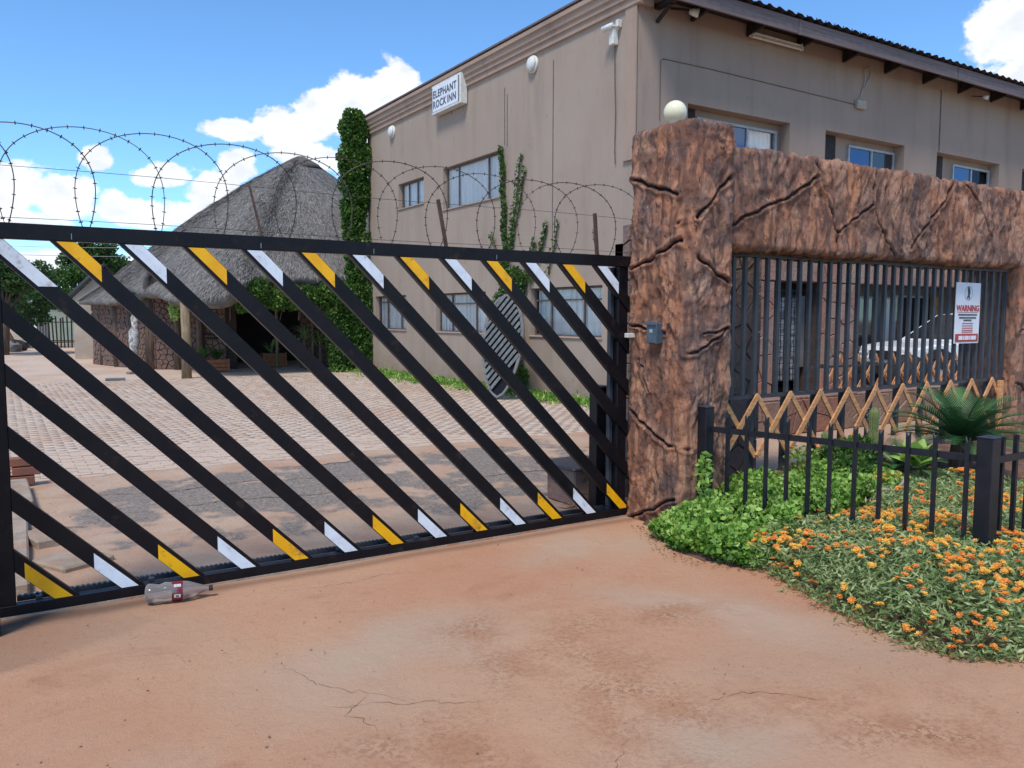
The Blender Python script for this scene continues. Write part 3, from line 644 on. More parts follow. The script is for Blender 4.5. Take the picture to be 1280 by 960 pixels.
# veranda behind the grille: stone clad columns and beam, back wall, door, windows
def voronoi(u0, u1, v0, v1, size, seed, asp=1.0):
    r = random.Random(seed); pts = []; nu = max(1, round((u1-u0)/(size*asp))); nv = max(1, round((v1-v0)/size))
    for i in range(nu):
        for j in range(nv):
            pts.append((u0+(i+.5+r.uniform(-.36,.36)+(.25 if j % 2 else -.25))*(u1-u0)/nu, v0+(j+.5+r.uniform(-.36,.36))*(v1-v0)/nv))
    pts = [(min(max(p[0], u0+.01), u1-.01), p[1]) for p in pts]
    out_ = []
    for i, a in enumerate(pts):
        poly = [(u0,v0),(u1,v0),(u1,v1),(u0,v1)]
        for j, b in enumerate(pts):
            if i == j or abs(a[0]-b[0])+abs(a[1]-b[1]) > size*4*max(1, asp): continue
            mx_, my_ = (a[0]+b[0])/2, (a[1]+b[1])/2; nx, ny = b[0]-a[0], b[1]-a[1]; q = []
            for k in range(len(poly)):
                p1, p2 = poly[k], poly[(k+1) % len(poly)]
                d1 = (p1[0]-mx_)*nx+(p1[1]-my_)*ny; d2 = (p2[0]-mx_)*nx+(p2[1]-my_)*ny
                if d1 <= 0: q.append(p1)
                if d1*d2 < 0: t_ = d1/(d1-d2); q.append((p1[0]+(p2[0]-p1[0])*t_, p1[1]+(p2[1]-p1[1])*t_))
            poly = q
            if len(poly) < 3: break
        if len(poly) >= 3: out_.append(poly)
    return out_
def stone(poly, fn, depth, gap, mb=None, r=random):
    cx = sum(p[0] for p in poly)/len(poly); cy_ = sum(p[1] for p in poly)/len(poly)
    mean = sum(math.hypot(p[0]-cx, p[1]-cy_) for p in poly)/len(poly); s1 = max(.3, 1-gap/mean); s2 = max(.2, 1-gap*2.2/mean)
    d = depth*r.uniform(.6, 1.25); n = len(poly); mb = mb or MB()
    a = [fn(cx+(p[0]-cx)*s1, cy_+(p[1]-cy_)*s1, 0) for p in poly]; b = [fn(cx+(p[0]-cx)*s1, cy_+(p[1]-cy_)*s1, d*.7) for p in poly]
    c_ = [fn(cx+(p[0]-cx)*s2, cy_+(p[1]-cy_)*s2, d+r.uniform(-.15,.15)*depth) for p in poly]
    mb.add(a+b+c_, [(i, (i+1) % n, n+(i+1) % n, n+i) for i in range(n)]+[(n+i, n+(i+1) % n, 2*n+(i+1) % n, 2*n+i) for i in range(n)]+[tuple(2*n+i for i in range(n))]); return mb
def clad(parent, u0, u1, v0, v1, fn, size, seed, single=True, depth=.04, gap=.011, asp=1.0, name='stone', mt='clad'):
    ps = voronoi(u0, u1, v0, v1, size, seed, asp); big = MB()
    for p in ps:
        if single: build(name, stone(p, fn, depth, gap), M[mt], parent)
        else: stone(p, fn, depth, gap, big)
    if not single: o = build('small_'+name+'s', big, M[mt], parent); o['kind'] = 'stuff'
vw = MB(); vw.box(13.9, 15.05, FY+.0, FY+.5, 0, 2.3); vw.box(20.35, 21.6, FY, FY+.5, 0, 2.3); vw.box(GX, 34, FY-.01, FY+.5, 2.24, 2.80)
vw.box(GX+.02, 12.45, FY, FY+.5, 0, 2.24); build('veranda_masonry', vw, M['mortar'], bld)
fr = lambda u, v, d: (u, FY-.008-d, v)
clad(bld, 13.9, 15.05, 0, 2.24, fr, .36, 1); clad(bld, 11.0, 21.6, 2.25, 2.80, fr, .42, 2); clad(bld, 20.35, 21.6, 0, 2.24, fr, .42, 3); clad(bld, 11.6, 12.45, 0, 2.24, fr, .4, 4)
bw_ = MB(); bw_.box(GX+.5, 34, FY+3.0, FY+3.1, 0, 2.8); bw_.box(GX+.5, GX+.6, FY+.5, FY+3, 0, 2.8); build('veranda_back_wall', bw_, M['grey_plaster'], bld)
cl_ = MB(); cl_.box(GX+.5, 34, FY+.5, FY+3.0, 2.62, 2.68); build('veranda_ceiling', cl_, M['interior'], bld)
cm = MB(); cm.box(13.0, 13.5, FY+.7, FY+.76, 0, 2.24); cm.box(12.45, 13.9, FY+.55, FY+.6, 1.9, 2.24); build('door_surround', cm, M['dark_wood'], bld)
pn_ = MB(); pn_.box(13.55, 13.86, FY+.35, FY+.42, .55, 2.0, .01); build('grey_panel', pn_, M['grey_plaster'], bld)
bgm = MB()
for k in range(8): bgm.box(12.75+k*.1, 12.762+k*.1, FY+.2, FY+.212, .3, 2.1)
for k in range(17): bgm.box(12.7, 13.52, FY+.19, FY+.2, .32+k*.11, .332+k*.11)
build('security_gate', bgm, M['black'], bld)
bk = MB(); bk.box(12.6, 13.5, FY+.3, FY+.32, .3, 1.95); build('light_door_panel', bk, M['pale_post'], bld)
for a, b_, z0, z1, mm in ((15.35,15.7,.95,2.05,'glass'),(16.0,16.25,.95,2.05,'curtain'),(16.5,17.4,.9,2.0,'glass_dark'),(17.9,18.1,.9,2.0,'curtain'),(18.3,19.6,.9,2.05,'glass_dark')):
    f = MB(); Yq = FY+1.2; f.box(a-.05, b_+.05, Yq, Yq+.05, z1, z1+.05); f.box(a-.05, b_+.05, Yq, Yq+.05, z0-.05, z0); f.box(a-.05, a, Yq, Yq+.05, z0, z1); f.box(b_, b_+.05, Yq, Yq+.05, z0, z1)
    wf = build('window', f, M['alu'], bld); q = MB(); q.box(a, b_, Yq+.02, Yq+.03, z0, z1); build('pane', q, M[mm], wf)
vq = MB(); vq.box(15.0, 20.4, FY+1.26, FY+1.32, 0, 2.62); build('veranda_screen_wall', vq, M['grey_plaster'], bld)
dq = MB(); dq.box(19.72, 20.0, FY+1.15, FY+1.2, 0, 2.1); build('door', dq, M['orange_door'], bld)
# fittings: each its own thing fixed to the wall
def bulkhead(y, z, lab):
    t = thing('bulkhead_light', (GX, y, z), lab, 'wall light', 'round white wall lights on the gable')
    a = MB().lathe([(-.01,.17),(.03,.17),(.05,.16)], (GX, y, z), (-1,0,0), 20); build('base_ring', a, M['white_pl'], t, True)
    a = MB().lathe([(.05,.145),(.09,.13),(.115,.09),(.125,.03)], (GX, y, z), (-1,0,0), 20); build('lamp_cover', a, M['white_pl'], t, True)
bulkhead(20.2, 6.42, 'round white bulkhead light near the ivy end of the gable wall'); bulkhead(13.5, 6.45, 'round white bulkhead light right of the hotel sign on the gable wall')

# ------------------------------------------------------------------ signs, lights, cables on the building
def text_mesh(txt, size, mat, loc, xdir, ydir, parent, name='lettering', ext=.004, bold=0, sx=1.0, align='LEFT'):
    cu = bpy.data.curves.new(name, 'FONT'); cu.body = txt; cu.size = size; cu.extrude = ext; cu.offset = bold; cu.align_x = align; cu.space_character = 1.12 if size > .2 else 1.0; cu.resolution_u = 3
    o = bpy.data.objects.new(name, cu); C.objects.link(o); dg = bpy.context.evaluated_depsgraph_get(); dg.update()
    me = bpy.data.meshes.new_from_object(o.evaluated_get(dg)); bpy.data.objects.remove(o)
    X_, Y_ = Vector(xdir), Vector(ydir); Z_ = X_.cross(Y_); off = wloc(parent)
    for v in me.vertices: c_ = v.co.copy(); v.co = Vector(loc)+X_*c_.x*sx+Y_*c_.y+Z_*c_.z-off
    return link(name, me, mat, parent)
t = thing('hotel_sign', (8.9, 16.8, 6.3), 'white light box sign reading ELEPHANT ROCK INN high on the gable wall', 'sign')
a = MB(); a.box(8.80, 8.985, 16.12, 17.52, 6.27, 6.93, .012); build('sign_box', a, M['white_pl'], t)
a = MB(); a.box(8.792, 8.80, 16.22, 17.46, 6.33, 6.88); build('sign_face', a, M['paper_white'], t)
text_mesh('ELEPHANT', .235, M['ink_dark'], (8.789, 17.43, 6.63), (0,-1,0), (0,0,1), t, bold=.004, sx=.94)
text_mesh('ROCK', .235, M['ink_dark'], (8.789, 17.43, 6.40), (0,-1,0), (0,0,1), t, bold=.004, sx=.94)
text_mesh('INN', .235, M['ink_dark'], (8.789, 16.72, 6.40), (0,-1,0), (0,0,1), t, bold=.004, sx=.94)
a = MB(); a.box(8.788, 8.80, 16.17, 16.20, 6.32, 6.88); a.box(8.788, 8.80, 17.475, 17.49, 6.32, 6.88); build('trim_strip', a, M['grey_wood'], t)
# camera and box near the corner of the gable
t = thing('security_camera', (8.9, 10.98, 6.35), 'white security camera on its junction box at the gable corner', 'camera')
a = MB(); a.box(8.88, 8.998, 10.93, 11.05, 6.12, 6.36, .01); build('junction_box', a, M['white_pl'], t)
a = MB(); a.lathe([(0,.045),(.05,.05),(.2,.05),(.21,.03)], (8.87, 10.93, 6.42), (-.35,.9,-.2), 14); build('camera_body', a, M['white_pl'], t, True)
a = MB(); a.box(8.9, 8.998, 10.84, 10.90, 6.38, 6.5, .01); a.tube([(8.95,10.87,6.42),(8.88,10.95,6.41)], .012, 6); build('bracket', a, M['white_pl'], t)
t = tag(build('conduit', MB().tube([(8.975,11.0,6.12),(8.975,10.99,5.6),(8.975,10.96,5.0),(8.975,10.97,4.4),(8.975,10.95,4.15)], .009, 6), M['steel_frame']), 'thin dark cable running down the gable wall below the camera', 'cable')
# front facade fittings
def tubelight(x, z):
    t = thing('fluorescent_light', (x, FY, z), 'white twin fluorescent batten light under the eave', 'wall light')
    a = MB(); a.box(x-.68, x+.68, FY-.10, FY-.03, z-.01, z+.06, .008); build('batten', a, M['white_pl'], t)
    for dz in (-.035, .035): build('tube_lamp', MB().tube([(x-.63,FY-.125,z+dz+.01),(x+.63,FY-.125,z+dz+.01)], .017, 8), M['white_pl'], t)
    for dx in (-.66, .66): a = MB(); a.box(x+dx-.02, x+dx+.02, FY-.15, FY-.10, z-.05, z+.08, .004); build('end_cap', a, M['white_pl'], t)
tubelight(12.25, 6.58)
a = MB(); a.box(14.72, 15.0, FY-.08, FY-.002, 5.75, 5.92, .01); t = tag(build('junction_box', a, M['beige_wall']), 'small cream junction box between the upper front windows', 'electrical box')
def cable(name, pts, r, mat, lab):
    return tag(build(name, MB().tube(pts, r, 5), mat), lab, 'cable')
cable('cable', [(9.5,FY-.012,4.85),(9.5,FY-.012,5.82),(9.56,FY-.012,5.86),(10.6,FY-.012,5.87),(12.6,FY-.012,5.85),(14.72,FY-.012,5.83)], .007, M['steel_frame'], 'thin dark cable sagging from the corner to the cream junction box')
cable('cable', [(14.85,FY-.012,5.92),(15.0,FY-.03,6.3),(14.98,FY-.03,6.55),(15.15,FY-.03,6.62),(15.2,FY-.02,6.5),(14.95,FY-.012,6.1)], .011, M['alu'], 'pale looped cable rising from the cream junction box to the eave')
cable('cable', [(17.75,FY-.012,6.56),(17.76,FY-.012,5.24)], .009, M['steel_frame'], 'thin vertical cable between the second and third front windows')
t = thing('floodlight', (9.85, FY-.2, 6.6), 'small white spotlight on a bracket at the left end of the eave', 'floodlight')
build('lamp_body', MB().lathe([(0,.04),(.06,.06),(.15,.075),(.16,.06)], (9.9,FY-.25,6.62), (.7,-.6,-.25), 14), M['white_pl'], t, True)
a = MB(); a.bar((9.7,FY-.02,6.7),(9.9,FY-.25,6.64),.03,.03); build('bracket', a, M['dark_wood'], t)
t = thing('floodlight', (18.9, FY-.3, 6.5), 'tiny white spotlight under the eave right of the third window', 'floodlight')
build('lamp_body', MB().lathe([(0,.03),(.05,.045),(.12,.05)], (18.9,FY-.3,6.52), (.5,-.7,-.3), 12), M['white_pl'], t, True)
build('bracket', MB().bar((18.8,FY-.1,6.56),(18.9,FY-.3,6.52),.02,.02), M['dark_wood'], t)
t = tag(build('timber_bracket', MB().box(9.35,9.45,FY-.5,FY-.003,6.62,6.70).bar((9.4,FY-.35,6.62),(9.4,FY-.02,6.42),.05,.05), M['dark_wood']), 'dark timber bracket at the left end of the front eave', 'bracket')

# ------------------------------------------------------------------ sculpted rock wall at the gate
def displace(P, Nn, cracks, seed, cap=None):
    so_ = np.array([seed*7.1, seed*3.3, seed*1.7])
    wv = np.stack([pn(P*1.7+so_), pn(P*1.7+so_+40), pn(P*1.7+so_+80)], 1)*.22
    Q = (P+wv)*np.array([1, 1, .5])
    ridge = 1-np.abs(fbm(Q*4.6+so_, 3))*2.2; big = fbm(P*1.3+so_+11, 2); fine = fbm(Q*13+so_, 3, .6)
    rr = 1-np.abs(fbm(Q*11+so_+70, 2))*2.0
    Q2 = (P+wv*.5)*np.array([1,1,.33]); r3 = 1-np.abs(fbm(Q2*15+so_+9, 3, .6))*2.0; f2 = fbm(Q*np.array([1,1,.7])*27+so_, 3, .65)
    h = .020*(ridge-.45)+.020*big+.012*fine+.010*rr+.013*r3+.010*f2
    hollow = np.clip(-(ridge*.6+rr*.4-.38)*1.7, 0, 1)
    cr = np.zeros(len(P))
    for pl, wd in cracks:
        wq = np.stack([pn(P*9+3), pn(P*9+7), pn(P*9+13)], 1)*.03; wq = wq-Nn*(wq*Nn).sum(1)[:, None]; Pw = P+wq
        d = polydist(Pw, pl); L_ = np.array(pl[-1])-np.array(pl[0])
        wd = wd*.64; cr = np.maximum(cr, np.exp(-(d/wd)**2)); h = h+.014*np.exp(-((d-wd*2.6)/(wd*1.6))**2)
    h = h-.032*cr
    return P+Nn*h[:, None], cr, hollow
def sweep(name, along, a0, a1, c1, c2, r, step, cracks, seed, parent, mat, taper=0):
    """block with rounded rectangular section swept along an axis. along='z': section in xy ; along='x': section in yz"""
    (p0, p1), (q0, q1) = c1, c2; pr = []
    def arc(cx, cy_, s, n=6): return [(cx+r*math.cos(R(s+90*k/n)), cy_+r*math.sin(R(s+90*k/n))) for k in range(n+1)]
    cs = arc(p1-r, q1-r, 0)+arc(p0+r, q1-r, 90)+arc(p0+r, q0+r, 180)+arc(p1-r, q0+r, 270)
    for i in range(len(cs)):
        a, b = cs[i], cs[(i+1) % len(cs)]; n = max(1, int(math.hypot(b[0]-a[0], b[1]-a[1])/step))
        for k in range(n): pr.append((a[0]+(b[0]-a[0])*k/n, a[1]+(b[1]-a[1])*k/n))
    pr = np.array(pr); m = len(pr); ctr = np.array([(p0+p1)/2, (q0+q1)/2]); na = int((a1-a0)/step)+1
    rows = [(a0+(a1-a0)*k/(na-1), 1.0) for k in range(na)]
    half = min(p1-p0, q1-q0)/2; nc = int(half/step)
    topc = [(a1+.07*(1-(1-k/nc)**2)**.5*(.6), 1-k/nc) for k in range(1, nc+1)]; botc = [(a0-.03*(1-(1-k/nc)**2)**.5, 1-k/nc) for k in range(nc, 0, -1)]
    rows = botc+rows+topc; V = []; 
    hp = np.array([(p1-p0)/2-half, (q1-q0)/2-half])
    for (a, s_) in rows:
        core = np.clip(pr-ctr, -hp-1e-6, hp+1e-6) if True else 0
        ring = ctr+core+(pr-ctr-core)*max(s_, .001)
        V.append(np.column_stack([ring[:, 0], ring[:, 1], np.full(m, a)]) if along == 'z' else np.column_stack([np.full(m, a), ring[:, 0], ring[:, 1]]))
    V = np.concatenate(V); nr = len(rows)
    I = np.arange(nr*m).reshape(nr, m); J = np.roll(I, -1, 1)
    F = np.stack([I[:-1], J[:-1], J[1:], I[1:]], -1).reshape(-1, 4)
    me = bpy.data.meshes.new('t'); 
    fn = np.cross(V[F[:, 2]]-V[F[:, 0]], V[F[:, 3]]-V[F[:, 1]]); Nn = np.zeros_like(V)
    for k in range(4): np.add.at(Nn, F[:, k], fn)
    Nn /= np.linalg.norm(Nn, axis=1)[:, None]+1e-9
    cen = np.array([ctr[0], ctr[1], (a0+a1)/2]) if along == 'z' else np.array([(a0+a1)/2, ctr[0], ctr[1]])
    if ((V-cen)*Nn).sum() < 0: Nn = -Nn; F = F[:, ::-1]
    bpy.data.meshes.remove(me)
    P, cr, ho = displace(V, Nn, cracks, seed)
    return npmesh(name, P, F, mat, parent, {'crack': cr, 'hollow': ho}, smooth=True)
rw = thing('sculpted_rock_wall', (5, 4.5, 0), 'orange brown sculpted rock gateway wall with dark cracks, right of the gate', 'wall')
A_, B_ = 4.12, 4.2
cp = [([(4.12,4.79,2.60),(4.12,4.60,2.52),(4.12,4.44,2.47),(4.12,4.30,2.42)],.016), ([(4.54,4.20,2.58),(4.33,4.20,2.41),(4.18,4.20,2.26),(4.12,4.28,2.21)],.015),
 ([(4.12,4.78,1.92),(4.12,4.54,1.99),(4.12,4.33,2.09),(4.12,4.27,2.10),(4.19,4.20,1.98),(4.31,4.20,1.90),(4.53,4.20,1.80)],.015), ([(4.12,4.8,1.50),(4.12,4.57,1.46),(4.12,4.40,1.44)],.011), ([(4.25,4.2,1.43),(4.49,4.2,1.47)],.009),
 ([(4.12,4.81,.83),(4.12,4.64,.75),(4.12,4.38,.62),(4.16,4.20,.60)],.016), ([(4.12,4.76,.0),(4.12,4.49,.12),(4.12,4.28,.24)],.013), ([(4.13,4.2,1.28),(4.29,4.2,1.35),(4.49,4.2,1.46)],.012), ([(4.12,4.7,1.2),(4.12,4.55,1.0)],.008)]
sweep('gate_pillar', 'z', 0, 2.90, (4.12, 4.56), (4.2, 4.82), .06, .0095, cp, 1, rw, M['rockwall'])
cl = [([(4.62,4.33,2.22),(4.81,4.33,2.32),(4.99,4.33,2.38),(5.30,4.33,2.51),(5.62,4.33,2.68)],.014), ([(5.58,4.36,2.9),(5.60,4.33,2.80),(5.67,4.33,2.70),(5.78,4.33,2.50),(5.90,4.33,2.26),(5.93,4.33,2.12)],.018),
 ([(5.90,4.33,2.24),(6.07,4.33,2.34),(6.37,4.33,2.51),(6.41,4.33,2.8)],.012), ([(6.37,4.33,2.53),(6.46,4.33,2.36),(6.58,4.33,2.23),(6.73,4.33,2.09)],.017), ([(7.63,4.33,2.83),(7.48,4.33,2.65),(7.24,4.33,2.45),(6.95,4.33,2.16)],.015),
 ([(7.82,4.33,2.82),(8.06,4.33,2.65),(8.23,4.33,2.43),(8.39,4.33,2.11)],.016)]
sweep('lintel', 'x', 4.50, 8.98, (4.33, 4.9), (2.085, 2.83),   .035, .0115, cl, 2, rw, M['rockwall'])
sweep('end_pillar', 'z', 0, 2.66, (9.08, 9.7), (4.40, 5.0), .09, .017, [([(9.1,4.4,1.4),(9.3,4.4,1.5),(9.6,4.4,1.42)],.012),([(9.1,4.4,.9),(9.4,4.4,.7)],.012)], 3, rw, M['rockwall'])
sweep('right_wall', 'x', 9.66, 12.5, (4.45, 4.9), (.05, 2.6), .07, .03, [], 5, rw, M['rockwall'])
# globe lamp
t = thing('globe_lamp', (4.36, 4.62, 2.92), 'cream glass globe lamp on top of the rock gate pillar', 'lamp')
build('lamp_base', MB().lathe([(-.02,.055),(.03,.052),(.045,.04),(.06,.04)], (4.36,4.62,2.96), (0,0,1), 18), M['white_pl'], t, True)
prof = [(.10*(1-math.cos(R(a))), .10*math.sin(R(a))) for a in range(20, 180, 10)]; prof = [(a_*.87, b_*.87) for a_, b_ in prof]
build('globe', MB().lathe(prof, (4.36,4.62,3.0), (0,0,1), 24), M['cream_globe'], t, True)
# intercom and button box on the pillar's left face
t = thing('intercom', (4.1, 4.48, 1.43), 'blue grey metal intercom box on the rock gate pillar', 'intercom')
a = MB(); a.box(4.035, 4.13, 4.42, 4.54, 1.36, 1.51, .006); build('housing', a, M['intercom'], t)
a = MB(); a.box(4.02, 4.036, 4.412, 4.548, 1.495, 1.52, .003); a.box(4.02,4.036,4.412,4.42,1.36,1.495); build('rain_hood', a, M['intercom'], t)
a = MB(); a.box(4.031, 4.035, 4.47, 4.50, 1.44, 1.465); build('call_button', a, M['alu'], t)
a = MB(); a.box(4.045, 4.13, 4.76, 4.80, 1.395, 1.43, .004); tag(build('gate_sensor', a, M['white_pl']), 'tiny white sensor box at the left edge of the rock pillar', 'sensor')
# inner stone walls behind the pillar
def rocky(name, x0, x1, y0, y1, z1, seed, lab, cat, step=.03):
    return tag(sweep(name, 'z', 0, z1, (x0, x1), (y0, y1), .05, step, [], seed, None, M['rockwall']), lab, cat)
t = thing('inner_stone_wall', (5.3, 5.4, 0), 'grey brown rough stone wall behind the left end of the grille', 'wall')
a = MB(); a.box(4.57, 6.12, 5.32, 5.42, 0, 2.33); build('wall_core', a, M['clad_grey'], t)
def clay2():
    m = M['clad'].copy(); m.name = 'grey_brown_stone'; 
    return m
clad(t, 4.56, 6.14, 0, 2.34, lambda u, v, d: (u, 5.312-d, v), .17, 9, True, .03, .006, 1.5, mt='clad_grey')
clad(t, 5.32, 5.42, 0, 2.34, lambda u, v, d: (4.562-d, u, v), .17, 10, True, .03, .006, 1.5, mt='clad_grey')

# grille in the wall opening
gr = thing('steel_grille', (6.9, 4.5, .9), 'charcoal steel bar grille filling the opening under the rock lintel', 'grille')
a = MB(); a.box(4.60, 9.06, 4.49, 4.53, 2.035, 2.075); build('top_rail', a, M['dark_side'], gr)
a = MB(); a.box(4.55, 9.06, 4.49, 4.53, .895, .925); build('bottom_rail', a, M['dark_side'], gr)
x_ = 4.64; ms = []
bar0 = None
while x_ < 9.03:
    if bar0 is None: a = MB(); a.box(x_-.0175, x_+.0175, 4.493, 4.527, .925, 2.035, .003); bar0 = build('bar', a, M['dark_side'], gr)
    else: o = bar0.copy(); C.objects.link(o); o.location = (x_-4.64, 0, 0)
    x_ += .1325
for x_ in [5.18, 5.59, 5.98, 6.37, 6.77, 7.19, 7.59, 8.0, 8.39, 8.78]:
    a = MB(); a.box(x_-.0225, x_+.0225, 4.52, 4.565, 0, .893); build('post', a, M['dark_side'], gr)
lt = thing('timber_trellis', (6.9, 4.47, .4), 'orange wooden expanding trellis fixed under the steel grille', 'trellis')
nodes = [4.78, 5.18, 5.59, 5.98, 6.37, 6.77, 7.19, 7.59, 8.0, 8.39, 8.78]
for i, x_ in enumerate(nodes):
    for s_, yy in ((-1, 4.468), (1, 4.482)):
        x2 = x_+s_*.40; z2 = .42
        if x2 > 8.9 : x2 = 8.9; z2 = .92-.5*(x2-x_)/.40
        if x2 < 4.65: x2 = 4.65; z2 = .92-.5*abs(x2-x_)/.40
        a = MB(); a.bar((x_, yy, .925), (x2, yy, z2), .044, .014, (0,1,0)); build('lath', a, M['wood_orange'], lt)
a = MB(); a.box(8.88, 8.95, 4.44, 4.475, .36, .90, .004); build('end_stile', a, M['wood_orange'], lt)
# second trellis and low steel fence deeper in
lt2 = thing('timber_trellis', (10, 7.25, .3), 'wooden expanding trellis standing further back, seen through the grille', 'trellis')
x_ = 10.1
while x_ < 14.6:
    for s_, yy in ((-1, 7.24), (1, 7.26)):
        a = MB(); a.bar((x_, yy, 1.02), (x_+s_*.40, yy, .50), .04, .014, (0,1,0)); build('lath', a, M['wood_orange'], lt2)
        a = MB(); a.bar((x_, yy+.004, .50), (x_+s_*.2, yy+.004, .76), .04, .012, (0,1,0)); build('lath', a, M['wood_orange'], lt2)
    x_ += .42
lf = thing('low_steel_fence', (11, 7.35, 0), 'low dark steel fence in front of the white vehicle behind the grille', 'fence')
a = MB(); a.box(9.6, 15, 7.34, 7.37, .84, .87); build('rail', a, M['dark_side'], lf)
x_ = 9.7
while x_ < 15: a = MB(); a.box(x_-.012, x_+.012, 7.345, 7.365, .45, .84); build('picket', a, M['dark_side'], lf); x_ += .22
# low stone planter wall
pw = thing('low_stone_wall', (10, 7.4, 0), 'low crazy paved stone planter wall behind the trellis', 'wall')
a = MB(); a.box(6.2, 16, 7.10, 7.6, 0, .46); build('wall_core', a, M['mortar'], pw)
clad(pw, 6.2, 14, 0, .46, lambda u, v, d: (u, 7.092-d, v), .30, 21, True, .04, .008, 1.5)
clad(pw, 6.2, 14, 7.1, 7.6, lambda u, v, d: (u, v, .463+d*.6), .28, 22, True, .04, .008, 1.4)
# warning sign on the grille
ws = thing('warning_sign', (8.22, 4.46, 1.3), 'white WARNING sign with red foot band hanging on the grille', 'sign')
a = MB(); a.box(8.00, 8.445, 4.462, 4.468, 1.30, 1.905); build('board', a, M['paper_white'], ws)
fy = 4.459
def flat_box(nm, x0, x1, z0, z1, m_, y=fy): a = MB(); a.box(x0, x1, y, y+.003, z0, z1); return build(nm, a, M[m_], ws)
flat_box('red_band', 8.015, 8.43, 1.315, 1.395, 'ink_red')
text_mesh('WARNING', .085, M['ink_red'], (8.2225, fy, 1.622), (1,0,0), (0,0,1), ws, ext=.001, bold=.002, align='CENTER')
flat_box('rule_line', 8.04, 8.41, 1.608, 1.612, 'ink_red')
for z_, wd in ((1.585,.34),(1.555,.30),(1.53,.14)):
    x_ = 8.2225-wd/2; k = 0; mb = MB()
    while x_ < 8.2225+wd/2: w_ = random.uniform(.01,.022); mb.box(x_, x_+w_, fy, fy+.002, z_-.008, z_+.008); x_ += w_+.006
    build('small_print', mb, M['ink_black'], ws)
for z_ in (1.50,1.475,1.452,1.43,1.412):
    mb = MB(); x_ = 8.13
    while x_ < 8.32: w_ = random.uniform(.008,.02); mb.box(x_, x_+w_, fy, fy+.002, z_-.0045, z_+.0045); x_ += w_+.005
    build('small_print', mb, M['ink_red'], ws)
mb = MB(); x_ = 8.07
for w_ in (.07,.02,.07,.02,.09): mb.box(x_, x_+w_, fy-.003, fy-.001, 1.335, 1.375); x_ += w_+.012
build('band_print', mb, M['paper_white'], ws)
# emblem: thin ring with a dark standing figure
mb = MB(); n = 28
for r0, r1 in ((.066,.070),):
    vs = [(8.2225+r_*math.cos(2*math.pi*k/n), fy, 1.80+r_*math.sin(2*math.pi*k/n)) for k in range(n) for r_ in (r0, r1)]
    mb.add(vs, [(2*k, 2*k+1, (2*k+3) % (2*n), (2*k+2) % (2*n)) for k in range(n)])
build('emblem_ring', mb, M['ink_dark'], ws)
fig = [(-.012,.062),(.006,.066),(.018,.05),(.028,.03),(.03,.0),(.02,-.02),(.024,-.05),(.012,-.062),(.004,-.035),(-.012,-.05),(-.03,-.055),(-.02,-.03),(-.008,-.015),(-.014,.01),(-.018,.035)]
mb = MB().prism(fig, lambda u, v, t_: (8.2225+u, t_, 1.80+v), fy, fy+.002); build('emblem_figure', mb, M['ink_black'], ws)

# ------------------------------------------------------------------ gate
gt = thing('sliding_gate', (2, 4.83, 0), 'black steel sliding gate with diagonal slats and yellow and white bands', 'gate')
def gbox(nm, x0, x1, y0, y1, z0, z1, mat='black', b=.003): a = MB(); a.box(x0, x1, y0, y1, z0, z1, b); return build(nm, a, M[mat], gt)
gbox('top_rail', -.085, 4.105, 4.80, 4.86, 1.935, 2.015); gbox('bottom_rail', -.085, 4.105, 4.80, 4.86, 0.005, .062)
gbox('stile', -.083, .012, 4.812, 4.872, .062, 1.935); gbox('stile', 4.00, 4.09, 4.815, 4.90, .062, 1.935)
gbox('stile', 3.965, 3.998, 4.87, 4.91, .03, 1.93, 'dark_side')
def clip(poly, x0, x1, z0, z1):
    for ax, v, sg in ((0, x0, 1), (0, x1, -1), (1, z0, 1), (1, z1, -1)):
        q = []
        for i in range(len(poly)):
            a, b = poly[i], poly[(i+1) % len(poly)]; da, db = sg*(a[ax]-v), sg*(b[ax]-v)
            if da >= 0: q.append(a)
            if da*db < 0: t_ = da/(da-db); q.append((a[0]+(b[0]-a[0])*t_, a[1]+(b[1]-a[1])*t_))
        poly = q
        if not poly: return poly
    return poly
gf = lambda u, v, t_: (u, t_, v)
for k in range(-6, 12):
    c0 = 2.225+.32*k; h = .058
    full = [(-3, c0-h+3), (8, c0-h-8), (8, c0+h-8), (-3, c0+h+3)]
    pl = clip(full, .012, 4.10, .062, 1.935)
    if len(pl) < 3: continue
    a = MB().prism(pl, gf, 4.803, 4.843); sl = build('slat', a, M['black'], gt)
    col = 'yellow' if k % 2 == 0 else 'white_tape'
    def tape(lo, hi, x0, x1, z0, z1):
        full = [(-3, lo+3), (8, lo-8), (8, hi-8), (-3, hi+3)]; q = clip(full, max(x0, .013), min(x1, 4.09), z0, z1)
        if len(q) >= 3: build('reflective_band', MB().prism(q, gf, 4.8005, 4.8028), M[col], sl)
    if k >= -1:
        xt = c0-1.935
        if k == -1: tape(c0-.032, c0+.055, 0, .3, 1.70, 1.93)
        else: tape(c0-.032, c0+.055, xt-.2, xt+.175, 1.5, 1.931)
    if k <= 6:
        xb = c0-.065; tape(c0-.055, c0+.030, xb-.185, xb+.3, .066, .6)
mb = MB(); x_ = .02
mb.box(.015, 3.96, 4.90, 4.93, .05, .075)
while x_ < 3.95: mb.box(x_, x_+.016, 4.902, 4.928, .075, .081); x_ += .027
build('gear_rack', mb, M['dark_side'], gt)
mb = MB(); x_ = .1
while x_ < 4: mb.box(x_, x_+.03, 4.86, 4.90, .055, .075); x_ += .55
build('rack_bracket', mb, M['dark_side'], gt)
for xb_ in (.33, 1.30, 2.0, 2.9):
    mb = MB(); mb.box(xb_, xb_+.003, 4.7985, 4.801, 1.945, 1.975); build('weld_drip', mb, M['chrome'], gt)
